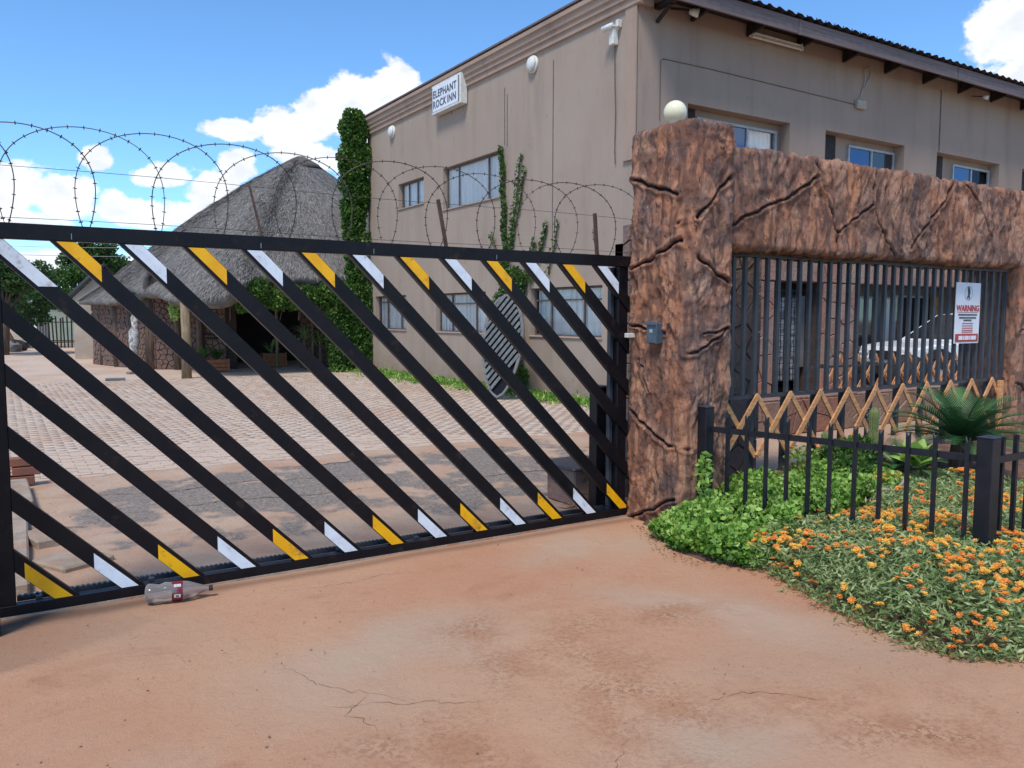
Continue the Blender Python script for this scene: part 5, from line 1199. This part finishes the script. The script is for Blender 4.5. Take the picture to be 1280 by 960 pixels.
ws_ = [(15.68,1.13),(16.27,1.56),(16.75,1.60),(16.75,1.13)]; mb = MB().prism([(15.15,1.14),(15.82,1.54),(16.72,1.6),(16.72,1.14)], lambda u, v, t_: (u, 8.908+.12*max(0,(v-1.1))/.6+t_, v), -.006, 0); build('side_window', mb, M['glass_dark'], car)
mb = MB().prism([(16.82,1.14),(16.82,1.6),(17.5,1.6),(17.78,1.5),(17.82,1.14)], lambda u, v, t_: (u, 8.908+.12*max(0,(v-1.1))/.6+t_, v), -.006, 0); build('side_window', mb, M['glass_dark'], car)
mb = MB().add([(14.82,9.0,1.14),(14.82,10.1,1.14),(15.70,10.0,1.625),(15.70,9.1,1.625)], [(0,1,2,3)]); build('windscreen', mb, M['glass_dark'], car)
for (x_, nm) in ((14.27,'wheel'),(17.45,'wheel')):
    for (y_, s_) in ((8.83,-1),(10.05,1)):
        w_ = build('wheel', MB().lathe([(0,.2),(0,.33),(.03,.37),(.2,.37),(.23,.33),(.23,.2)], (x_, y_+.0, .37), (0,1,0), 26), M['rubber'], car, False)
        build('rim', MB().lathe([(-.004,.05),(-.004,.19),(.02,.21),(.2,.21)], (x_, y_, .37), (0,1,0), 20), M['chrome'], w_)
mb = MB()
for k in range(13):
    a0, a1 = math.pi*k/13, math.pi*(k+1)/13; vs = []
    for a in (a0, a1):
        for r_ in (.40,.53): vs += [(14.27+r_*math.cos(a), 8.80, .45+r_*math.sin(a)*.95), (14.27+r_*math.cos(a), 8.87, .45+r_*math.sin(a)*.95)]
    mb.add(vs, [(0,2,6,4),(1,5,7,3),(2,3,7,6),(0,4,5,1)])
build('black_wheel_arch', mb, M['rubber'], car)
mb = MB(); mb.box(13.48, 13.66, 8.88, 10.22, .42, .66, .03); build('front_bumper', mb, M['rubber'], car)
mb = MB(); mb.box(15.15, 15.27, 8.70, 8.86, 1.10, 1.28, .02); build('door_mirror', mb, M['rubber'], car)
for y_ in (8.93, 9.95): mb = MB(); mb.box(13.585, 13.63, y_, y_+.24, .78, .92, .01); build('headlight', mb, M['glass'], car)
mb = MB(); mb.box(13.56, 13.60, 9.2, 9.9, .72, .90, .01); build('grille', mb, M['rubber'], car)
car.location = (14.95, 9.1, 0); car.rotation_euler = (0, 0, R(-8))
for x_ in (): mb = MB(); mb.box(x_, x_+.012, 8.842, 8.852, .48, 1.08); build('door_gap', mb, M['rubber'], car)

t = thing('black_drum', (13.1, 8.1, 0), 'black round topped drum standing before the white vehicle behind the grille', 'drum')
build('drum_body', MB().lathe([(0,.33),(.02,.36),(.6,.37),(.75,.34),(.86,.25),(.92,.12),(.935,.03)], (13.1,8.1,0), (0,0,1), 28), M['rubber'], t, True)
build('hoop', MB().lathe([(.3,.37),(.31,.385),(.34,.385),(.35,.37)], (13.1,8.1,0), (0,0,1), 28), M['rubber'], t, True)
# ------------------------------------------------------------------ palisade fence in front of the garden
pf = thing('palisade_fence', (4.5, 3.3, 0), 'dark steel picket fence running out from the pillar to the corner post', 'fence')
A2 = Vector((4.25,4.13,0)); B2 = Vector((4.67,2.38,0)); 
def post(p, s_, h_, parent, b=.004):
    mb = MB(); mb.box(p[0]-s_, p[0]+s_, p[1]-s_, p[1]+s_, -.02, h_, b); o = build('post', mb, M['fence_paint'], parent)
    mb = MB(); s2 = s_+.004; zz = h_
    mb.add([(p[0]-s2,p[1]-s2,zz),(p[0]+s2,p[1]-s2,zz),(p[0]+s2,p[1]+s2,zz),(p[0]-s2,p[1]+s2,zz),(p[0],p[1],zz+.016)], [(3,2,1,0),(0,1,4),(1,2,4),(2,3,4),(3,0,4)]); build('post_cap', mb, M['dark_side'], o)
post(A2, .042, .915, pf); post(B2, .045, .885, pf)
def pick(p, z0, z1, parent, w_=.011, rot=0):
    mb = MB(); wv = w_
    # open mouthed square tube tip: two small prongs
    m_ = Matrix.Translation(p)@Matrix.Rotation(rot, 4, 'Z')
    mb.box(-wv, wv, -wv, wv, z0, z1-.03, 0, m_)
    for s_ in (-1, 1):
        mb.add([m_@Vector(q) for q in ((s_*wv,-wv,z1-.03),(s_*wv,wv,z1-.03),(s_*wv*.2,wv,z1-.03),(s_*wv*.2,-wv,z1-.03),(s_*wv,-wv,z1),(s_*wv,wv,z1))], [(0,1,2,3),(0,4,5,1),(4,3,2,5),(0,3,4),(1,5,2)])
    return build('picket', mb, M['fence_paint'], parent)
D2 = (B2-A2); ang = math.atan2(D2.y, D2.x); nrm = Vector((-D2.y, D2.x, 0)).normalized()
for t_ in (.06,.135,.212,.290,.369,.448,.523,.607,.689,.773,.853,.944):
    A3 = Vector((4.25,4.22,0)); p = A3+(B2-A3)*t_; pick(p-nrm*.0, .10, .875+random.uniform(-.006,.006), pf, .0115, ang+random.uniform(-.05,.05))
for z_ in (.755, .20):
    a = A2+nrm*.021; b = B2+nrm*.021; build('rail', MB().bar((a.x,a.y,z_),(b.x,b.y,z_),.016,.04), M['fence_paint'], pf)
pf2 = thing('palisade_fence', (5.8, 2.4, 0), 'dark steel picket fence running right from the corner post out of the picture', 'fence')
x_ = 4.82
while x_ < 8.5: pick(Vector((x_, 2.38, 0)), .08, .875, pf2, .0115); x_ += .15
for z_ in (.755, .20): build('rail', MB().bar((4.72,2.36,z_),(8.5,2.36,z_),.016,.04), M['fence_paint'], pf2)

# ------------------------------------------------------------------ garden bed
edge = [(3.98,4.55),(3.86,4.2),(3.72,3.98),(3.68,3.62),(3.82,3.38),(3.88,3.24),(3.78,2.92),(3.68,2.62),(3.61,2.34),(3.61,2.13),(3.66,1.93),(3.82,1.79),(4.3,1.60),(5,1.45),(9.2,1.4)]
poly = edge+[(9.2,4.6),(4.5,4.62)]
def inpoly(x_, y_, pl=poly):
    c_ = False; n = len(pl)
    for i in range(n):
        (x1, y1), (x2, y2) = pl[i], pl[(i+1) % n]
        if (y1 > y_) != (y2 > y_) and x_ < (x2-x1)*(y_-y1)/(y2-y1)+x1: c_ = not c_
    return c_
def edist(P):
    Q = np.column_stack([P[:, 0], P[:, 1], np.zeros(len(P))]); return polydist(Q, [(a, b, 0) for a, b in edge])
def soilz(P):
    d = edist(P); ins = np.array([inpoly(a, b) for a, b in P[:, :2]])
    z = np.where(ins & (d > .05), .006+.12*np.clip((d-.05)/.5, 0, 1)+.16*np.clip((P[:, 1]-3.2)/1.3, 0, 1)*np.clip((P[:, 0]-4.6)/1.2, 0, 1)+.02*pn(flat(P)*3+50), -.03)
    return z
tag(sheet('garden_bed', np.arange(3.4, 9.3, .06), np.arange(1.3, 4.7, .06), soilz, M['soil'], {}), kind='structure')
def sz(x_, y_): return float(soilz(np.array([[x_, y_, 0.]]))[0])
def sample(n, cond):
    out_ = np.empty((0, 2))
    while len(out_) < n:
        q = np.column_stack([rng.uniform(3.5, 9.0, n), rng.uniform(1.4, 4.6, n)]); m = np.array([inpoly(a, b) and cond(a, b) for a, b in q]); out_ = np.concatenate([out_, q[m]])
    return out_[:n]
# flowering ground cover
fc = thing('flowering_ground_cover', (4.6, 2.6, 0), 'grey green succulent ground cover full of orange flowers around the fence corner', 'ground cover')
def cover(x_, y_): return (y_ < 3.33+.12*math.sin(x_*5) and y_ > 1.3 and not (x_ > 4.75 and y_ > 2.75+.5*(x_-4.6)*.5 and y_ < 3.0 and x_ < 5.3)) or (4.9 < x_ < 6.8 and y_ < 3.75-.1*(x_-5)**2 and y_ > 2.6) and not (x_ < 5.45 and y_ > 3.0)
def fh(P):
    d = edist(np.column_stack([P, np.zeros(len(P))])); return .045+.11*np.clip(d/.25, 0, 1)**.6+.05*(pn(np.column_stack([P*3.2, np.zeros(len(P))]))+.2)
q = sample(46000, cover); q = q[np.hypot(q[:, 0]-0, q[:, 1]-0) < 7.5]
zz = soilz(np.column_stack([q, np.zeros(len(q))])); hh = fh(q)
f_ = rng.uniform(.25, 1, len(q))**.6; P = np.column_stack([q+rng.normal(size=q.shape)*.008, zz+hh*f_])
P = np.repeat(P, 3, 0)+rng.normal(size=(len(P)*3, 3))*.012
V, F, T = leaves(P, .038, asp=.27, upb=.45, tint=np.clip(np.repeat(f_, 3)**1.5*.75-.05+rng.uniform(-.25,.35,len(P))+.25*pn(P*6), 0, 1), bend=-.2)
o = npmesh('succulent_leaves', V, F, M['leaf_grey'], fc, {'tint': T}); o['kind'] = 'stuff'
def flower_mesh(n_pet, seed):
    r = random.Random(seed); mb = MB(); tint = []
    for ring_ in range(2):
        for k in range(n_pet):
            a = 2*math.pi*k/n_pet+r.uniform(-.12,.12)+ring_*.2; l_ = .024*r.uniform(.8,1.1)*(1-.25*ring_); lift = R(r.uniform(8,30)+ring_*25); w_ = .0036
            d = Vector((math.cos(a)*math.cos(lift), math.sin(a)*math.cos(lift), math.sin(lift))); s_ = Vector((-math.sin(a), math.cos(a), 0))
            mb.add([d*.002-s_*w_*.5, d*.002+s_*w_*.5, d*l_+s_*w_, d*l_-s_*w_], [(0,1,2,3)]); tint += [.25*r.random(), .2, .45+.3*r.random(), .45+.3*r.random()]
    mb.lathe([(.0,.004),(.004,.005),(.007,.002)], (0,0,0), (0,0,1), 6); tint += [1.0]*18
    return mb, tint
fms = []
for s_ in range(8):
    mb, ti = flower_mesh(14, s_); me = bpy.data.meshes.new('blossom'); me.from_pydata([tuple(v) for v in mb.v], [], mb.f); sh_ = random.Random(s_).uniform(-.35,.4)
    a = me.attributes.new('tint', 'FLOAT', 'POINT'); a.data.foreach_set('value', [min(1, max(0, x_+sh_)) for x_ in ti]); me.materials.append(M['petal']); fms.append(me)
q = sample(3600, cover); q = q[np.hypot(q[:, 0], q[:, 1]) < 7.5]
# clumpy flowers
q = q[(pn(np.column_stack([q*2.6, np.zeros(len(q))])+3.3)+.7*pn(np.column_stack([q*9, np.zeros(len(q))])+7) > -.22+.26*(q[:, 0] > 5.0))]
zz = soilz(np.column_stack([q, np.zeros(len(q))])); hh = fh(q)
order = np.argsort(np.hypot(q[:, 0], q[:, 1])); far_ = []
for r_, i in enumerate(order):
    tilt = Vector((random.gauss(-.25,.35), random.gauss(-.2,.35), 1)).normalized(); sc = random.uniform(.58,1.0)
    loc = Vector((q[i][0], q[i][1], zz[i]+hh[i]+.012)); rot = tilt.to_track_quat('Z', 'Y')
    if r_ < 300:
        o = bpy.data.objects.new('blossom', random.choice(fms)); C.objects.link(o); o.parent = fc; o.location = loc-fc.location; o.rotation_euler = rot.to_euler(); o.scale = (sc,)*3
    else: far_.append((loc, rot, sc))
V = []; F = []; T = []; off = 0
for (loc, rot, sc) in far_:
    me = random.choice(fms); m_ = rot.to_matrix()
    for f in me.polygons:
        if len(f.vertices) != 4 or f.index > 27: continue
        V += [tuple(loc+m_@(me.vertices[i].co*sc)) for i in f.vertices]; T += [me.attributes['tint'].data[i].value for i in f.vertices]; F.append((off, off+1, off+2, off+3)); off += 4
o = npmesh('far_blossoms', np.array(V), np.array(F), M['petal'], fc, {'tint': T}); o['kind'] = 'stuff'
# bright green bushy cover at the pillar foot
gc = thing('green_bush', (4.1, 3.9, 0), 'bright green leafy bush spilling out at the foot of the rock pillar', 'bush')
sp = []
def clump_cover(specs, n_mult, parent, mat, size, asp=.7):
    P_ = []; T_ = []
    for (c, r_, n) in specs:
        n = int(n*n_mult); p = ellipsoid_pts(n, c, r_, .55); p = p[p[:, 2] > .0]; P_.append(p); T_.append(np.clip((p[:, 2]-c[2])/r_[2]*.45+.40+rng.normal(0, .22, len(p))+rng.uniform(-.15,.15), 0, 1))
    P_ = np.concatenate(P_); T_ = np.concatenate(T_); V, F, T = leaves(P_, size, asp=asp, upb=.75, tint=T_, bend=.15)
    return npmesh('foliage', V, F, M[mat], parent, {'tint': T})
r = random.Random(5)
for k in range(46):
    x_ = r.uniform(3.82, 4.45); y_ = r.uniform(3.35, 4.2)
    if y_ > 4.12 and x_ > 4.05: y_ -= .2
    d = min(math.hypot(x_-a, y_-b) for a, b in edge); h_ = .08+.22*min(1, d/.35)*r.uniform(.7,1.15); rr = r.uniform(.09,.16)
    if x_-rr*.7 < np.interp(y_, [3.24,3.38,3.62,3.98,4.2], [3.88,3.84,3.70,3.72,3.86]): x_ = float(np.interp(y_, [3.24,3.38,3.62,3.98,4.2], [3.88,3.84,3.70,3.72,3.86]))+rr*.8
    sp.append(((x_, y_, h_*.55), (rr, rr, h_*.55), 420))
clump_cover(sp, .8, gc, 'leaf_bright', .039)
sp = [((4.02,4.02,.42),(.07,.06,.12),90),((4.08,4.08,.5),(.06,.05,.06),50)]
gs = thing('green_sapling', (4.1, 4.05, .2), 'upright leafy shoot rising before the left fence post', 'plant'); P_ = ellipsoid_pts(130, (4.13,4.02,.46), (.06,.06,.16), .2); V, F, T = leaves(P_, .05, asp=.6, upb=.3, tint=rng.uniform(.5,1,130)); npmesh('foliage', V, F, M['leaf_bright'], gs, {'tint': T})
build('stem', MB().tube([(4.13,4.03,.1),(4.14,4.02,.6)], .006, 5), M['leaf_mid'], gs)
gi = thing('green_bush', (5, 3.9, 0), 'mid green low bush behind the picket fence beside the pillar', 'bush'); sp = []
for k in range(60):
    x_ = r.uniform(4.45, 5.9); y_ = r.uniform(3.45, 4.3)
    if x_ > 5.2 and y_ < 3.6: continue
    h_ = r.uniform(.14,.26); b0 = sz(x_, y_); sp.append(((x_, y_, b0+h_*.5), (.15,.14,h_*.6), 380))
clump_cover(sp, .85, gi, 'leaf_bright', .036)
db = thing('dark_bush', (6.0, 4.0, 0), 'dark green rounded bush behind the fence near the cactus', 'bush')
clump_cover([((5.75,4.05,.42),(.22,.2,.16),1500),((6.0,4.1,.40),(.2,.2,.18),1200),((5.6,3.9,.36),(.18,.18,.12),900)], 1, db, 'leaf_mid', .045, .5)
# cycads
def cycad(c, ln, n, lab, lo=8, hi=70, mat='leaf_cycad'):
    t = thing('cycad', c, lab, 'cycad'); rr = random.Random(int(c[0]*10))
    for k in range(n):
        az_ = 2*math.pi*(k*.618); e = R(lo+(hi-lo)*(k/n)); L_ = ln*rr.uniform(.85,1.1); p = Vector(c); pts = []; S_ = 12
        for i in range(S_+1):
            pts.append(p.copy()); e2 = e-.9*(i/S_)**1.6; p = p+Vector((math.cos(az_)*math.cos(e2), math.sin(az_)*math.cos(e2), math.sin(e2)))*(L_/S_)
        mb = MB().tube(pts, [.008*(1-i/(S_+2)) for i in range(S_+1)], 4); s_ = Vector((-math.sin(az_), math.cos(az_), 0)); nv = len(mb.v); NL = 26
        for i in range(NL):
            f_ = .12+.88*i/NL; q = pts[min(S_-1, int(f_*S_))].lerp(pts[min(S_, int(f_*S_)+1)], f_*S_-int(f_*S_)); dd = (pts[min(S_, int(f_*S_)+1)]-pts[min(S_-1, int(f_*S_))]).normalized()
            l_ = ln*.26*math.sin(math.pi*(.15+.8*f_))
            for sg in (-1, 1):
                e_ = q+(s_*sg*.75+dd*.65+Vector((0,0,.18))).normalized()*l_; w_ = .010*ln/.7
                mb.add([q-dd*w_, q+dd*w_, e_+dd*w_*.2, e_-dd*w_*.2], [(0,1,2,3)])
        o = build('frond', mb, M[mat], t, recalc=False); a = o.data.attributes.new('tint', 'FLOAT', 'POINT'); a.data.foreach_set('value', [rr.uniform(.15,.85)]*len(mb.v))
    build('trunk', MB().lathe([(-.3,.09),(-.1,.10),(.0,.08),(.04,.03)], c, (0,0,1), 10, .1), M['log'], t)
cycad((6.9,3.74,.50), .62, 40, 'large dark green cycad behind the corner post of the picket fence')
cycad((6.05,3.75,.33), .36, 20, 'small blue green cycad beside the dark bush behind the pickets', 5, 60)
# broad leaved bright plant, cacti, rocks, branch
bl = thing('broad_leaf_plant', (6.35,3.55,.3), 'bright yellow green broad leaved plant left of the large cycad', 'plant')
for k in range(15):
    az_ = 2.4*k; e = R(15+4.2*k); c0 = Vector((6.02,3.62,.40)); d = Vector((math.cos(az_)*math.cos(e), math.sin(az_)*math.cos(e), math.sin(e))); s_ = Vector((-math.sin(az_), math.cos(az_), 0)); nn = d.cross(s_); l_ = .22; vs = []; fs = []
    for i in range(6):
        f_ = i/5; w_ = .078*math.sin(math.pi*(.1+.85*f_)); b_ = c0+d*l_*f_+nn*.03*math.sin(f_*3)
        for j in (-1,-.5,0,.5,1): vs.append(b_+s_*w_*j-nn*abs(j)*w_*.35)
    for i in range(5):
        for j in range(4): fs.append((i*5+j, i*5+j+1, (i+1)*5+j+1, (i+1)*5+j))
    o = build('leaf', MB().add(vs, fs), M['leaf_bright'], bl, True); a = o.data.attributes.new('tint', 'FLOAT', 'POINT'); a.data.foreach_set('value', [random.uniform(.55,1)]*len(vs))
def cactus(x_, y_, z0, z1, r_, lab):
    t = thing('cactus', (x_, y_, z0), lab, 'cactus'); n = 44; vs = []; H = 14
    for i in range(H+1):
        f_ = i/H; rr = r_*(1-max(0, f_-.85)**2*28)*(.92+.08*math.sin(f_*7)); rr = max(rr, .004)
        for k in range(n):
            a = 2*math.pi*k/n; q = rr*(1-.16*(k % 4 == 0)-.05*(k % 2)); vs.append((x_+q*math.cos(a), y_+q*math.sin(a), z0+(z1-z0)*f_))
    fs = [(i*n+k, i*n+(k+1) % n, (i+1)*n+(k+1) % n, (i+1)*n+k) for i in range(H) for k in range(n)]+[tuple(H*n+k for k in range(n))]
    build('stem', MB().add(vs, fs), M['cactus'], t)
    mb = MB()
    for k in range(220):
        a = random.uniform(0, 2*math.pi); z_ = random.uniform(z0+.03, z1-.01); p = Vector((x_+r_*.95*math.cos(a), y_+r_*.95*math.sin(a), z_)); mb.bar(p, p+Vector((math.cos(a)*.012, math.sin(a)*.012, random.uniform(-.004,.008))), .0012, .0012)
    o = build('spines', mb, M['white_pl'], t); o['kind'] = 'stuff'
cactus(6.22, 4.12, .22, .80, .048, 'tall ribbed column cactus in front of the wooden trellis')
cactus(5.72, 4.22, .28, .62, .040, 'short ribbed cactus left of the tall cactus before the trellis')
def rock(x_, y_, z_, r_, lab, seed):
    bm = bmesh.new(); bmesh.ops.create_icosphere(bm, subdivisions=4, radius=1); P = np.array([v.co[:] for v in bm.verts]); h_ = 1+.28*fbm(P*1.3+seed, 3)
    P = P*h_[:, None]*np.array(r_)+[x_, y_, z_]; mb = MB().add([tuple(p) for p in P], [[v.index for v in f.verts] for f in bm.faces]); bm.free()
    return tag(build('garden_rock', mb, M['rock'], None, True), lab, 'rock')
rock(6.45,3.98,.40,(.18,.14,.19),'tan rounded rock between the tall cactus and the broad leaved plant',2)
rock(5.6,3.35,.12,(.26,.2,.09),'low brown earthy rock behind the middle pickets',5); rock(7.1,4.2,.3,(.22,.15,.1),'tan rock half hidden behind the large cycad',8); rock(6.2,3.3,.15,(.2,.14,.08),'low tan rock at the rear edge of the flowers',12)
build_t = MB().tube([(5.35,3.55,.22),(5.42,3.5,.30),(5.5,3.45,.29),(5.58,3.45,.33),(5.62,3.42,.40)], [.012,.014,.014,.011,.007], 7).tube([(5.5,3.45,.29),(5.48,3.38,.24),(5.52,3.3,.18)], [.013,.011,.008], 6)
tag(build('twisted_branch', build_t, M['twig'], None, True), 'pale twisted dry branch lying behind the middle pickets', 'branch')

# ------------------------------------------------------------------ bottle, kerb bits, litter
bt = thing('plastic_bottle', (.76, 4.62, .05), 'crushed clear plastic bottle with maroon label against the bottom rail', 'bottle')
a0 = Vector((.60,4.66,.056)); ax = (Vector((.945,4.60,.048))-a0).normalized()
prof = [(0,.02),(.006,.043),(.02,.052),(.05,.05),(.07,.045),(.10,.049),(.13,.051),(.19,.051),(.215,.047),(.25,.038),(.285,.024),(.31,.014),(.335,.0135)]
mb = MB().lathe(prof, a0, ax, 28, .0); V_ = np.array([tuple(v) for v in mb.v]); dd = pn(V_*22)*.011; cen = np.array(a0)+np.outer((V_-np.array(a0))@np.array(ax), np.array(ax)); nn_ = V_-cen; nn_ /= np.linalg.norm(nn_, axis=1)[:, None]+1e-6; tt = (V_-np.array(a0))@np.array(ax)
V_ = V_+nn_*(dd*np.where((tt > .03) & (tt < .13) | (tt > .2) & (tt < .27), 1.3, .15))[:, None]; mb.v = [tuple(v) for v in V_]; build('bottle_body', mb, M['plastic'], bt, True)
build('bottle_cap', MB().lathe([(0,.0155),(.02,.0155)], a0+ax*.325, ax, 18), M['dark_wood'], bt)
u_ = ax.cross(Vector((0,0,1))).normalized(); w_ = ax.cross(u_)
def wrap(nm, t0, t1, a0_, a1_, rr, mat):
    n = 20; vs = []
    for t_ in (t0, t1):
        for k in range(n+1): a = R(a0_+(a1_-a0_)*k/n); vs.append(a0+ax*t_+(u_*math.cos(a)+w_*math.sin(a))*rr)
    return build(nm, MB().add(vs, [(k, k+1, k+n+2, k+n+1) for k in range(n)]), M[mat], bt, True, False)
lb = wrap('label', .135, .19, 0, 359.9, .0528, 'label_red')
# find the side of the label towards the camera for its white marks
tocam = (EYE-a0).normalized(); ang0 = math.degrees(math.atan2(tocam.dot(w_), tocam.dot(u_)))
wrap('label_mark', .146, .180, ang0-8-34, ang0-8-16, .0534, 'white_pl'); wrap('label_mark', .146, .180, ang0+20, ang0+42, .0534, 'white_pl'); wrap('label_mark', .155, .170, ang0+26, ang0+36, .0538, 'label_red')
for k in range(4): wrap('label_bar', .150+.007*k, .152+.007*k, ang0-8-32, ang0-8-18, .0538, 'ink_black')
# left inner kerb, brick block, slab
kb = thing('brick_block', (.08, 8.7, 0), 'small red brick block standing inside the gate at far left', 'block')
for i in range(3):
    for j in range(2):
        mb = MB(); xx = -.25+j*.235+(.05 if i % 2 else 0); mb.box(xx, xx+.225, 8.5, 8.62, .02+i*.085, .095+i*.085, .006); build('brick', mb, M['brick_red'], kb)
def slab(nm, x0, x1, y0, y1, z0, z1, rz, lab, mat='concrete', cat='slab'):
    cx, cy2 = (x0+x1)/2, (y0+y1)/2; mb = MB(); m_ = Matrix.Translation((cx,cy2,0))@Matrix.Rotation(rz,4,'Z')@Matrix.Translation((-cx,-cy2,0)); mb.box(x0,x1,y0,y1,z0,z1,.012,m_); tag(build(nm, mb, M[mat]), lab, cat)
slab('kerb_stone', -.25,.16,7.35,8.38,-.02,.10,.02,'pale concrete kerb slab before the red brick block')
slab('kerb_stone', -.2,.10,5.2,7.2,-.02,.06,-.02,'long narrow concrete kerb inside the gate at far left')
slab('concrete_slab', .10,.34,6.2,6.55,-.02,.05,.25,'loose rough concrete slab beside the narrow kerb')
slab('concrete_slab', .16,.5,5.55,5.9,-.02,.03,.5,'thin broken concrete flake lying beside the narrow kerb')
slab('motor_plinth', 3.92,4.35,5.25,5.65,0,.30,.0,'squat stone plinth behind the right end of the gate','clad','plinth')
slab('slate_lid', 3.84,4.38,5.2,5.7,.303,.33,.08,'dark slate slab on top of the squat plinth','dark_side','slab')
# small stones and dry leaves on the driveway
q = np.column_stack([rng.uniform(-1.0, 4.2, 170), rng.uniform(.9, 4.7, 170)]); q = q[[not inpoly(a, b) for a, b in q]]; dens_ = pn(np.column_stack([q*1.2, np.zeros(len(q))])+8); q = q[dens_ > .05]
P = np.column_stack([q, np.full(len(q), .012)]); V, F, T = leaves(P, .014, asp=.5, upb=.2); tag(npmesh('leaf_litter', V, F, M['dry'], None, {'tint': T}), kind='stuff')
V = []; F = []; oc = np.array([(1,0,0),(-1,0,0),(0,1,0),(0,-1,0),(0,0,1),(0,0,-1)], float); of = np.array([(0,2,4),(2,1,4),(1,3,4),(3,0,4),(2,0,5),(1,2,5),(3,1,5),(0,3,5)])
q = np.column_stack([rng.uniform(-1.5, 5, 1600), rng.uniform(.9, 8.6, 1600)]); m = np.array([not inpoly(a, b) for a, b in q]) & (pn(np.column_stack([q*.9, np.zeros(len(q))])+21) > .0); q = q[m]
for i, p in enumerate(q): s_ = abs(rng.normal(0, .0022))+.001; V.append(oc*s_*[1.3,1,.7]*rng.uniform(.7,1.2,(6,1))+[p[0], p[1], .004]); F.append(of+6*i)
tag(npmesh('pebbles', np.concatenate(V), np.concatenate(F), M['pebble']), kind='stuff')
E_ = []
for a, b in zip(edge[:-2], edge[1:-1]):
    for k in range(int(math.dist(a, b)*130)): f_ = random.random(); E_.append((a[0]+(b[0]-a[0])*f_-abs(random.gauss(0,.05)), a[1]+(b[1]-a[1])*f_+random.gauss(0,.03), random.uniform(.004,.02)))
V, F, T = leaves(np.array(E_), .02, asp=.45, upb=.3, tint=rng.uniform(0, 1, len(E_))); tag(npmesh('edge_litter', V, F, M['dry'], None, {'tint': T}), kind='stuff')
E2 = []
for a, b in zip(edge[5:-2], edge[6:-1]):
    for k in range(int(math.dist(a, b)*16)):
        f_ = random.random(); c0 = np.array([a[0]+(b[0]-a[0])*f_-random.uniform(-.02,.05), a[1]+(b[1]-a[1])*f_, .015]); d_ = rng.normal(size=3)*[1,1,.2]
        for j in range(14): E2.append(c0+d_*.006*j+rng.normal(size=3)*.006+[0,0,.01])
V, F, T = leaves(np.array(E2), .034, asp=.26, upb=.4); o = npmesh('runner_leaves', V, F, M['leaf_grey'], fc, {'tint': T}); o['kind'] = 'stuff'
P = np.column_stack([rng.normal(4.0,.1,160), rng.normal(5.12,.05,160), rng.uniform(.02,.06,160)]); V, F, T = leaves(P, .12, asp=.06, upb=.1, bend=.4); tag(npmesh('dry_grass', V, F, M['dry'], None, {'tint': T}), kind='stuff')
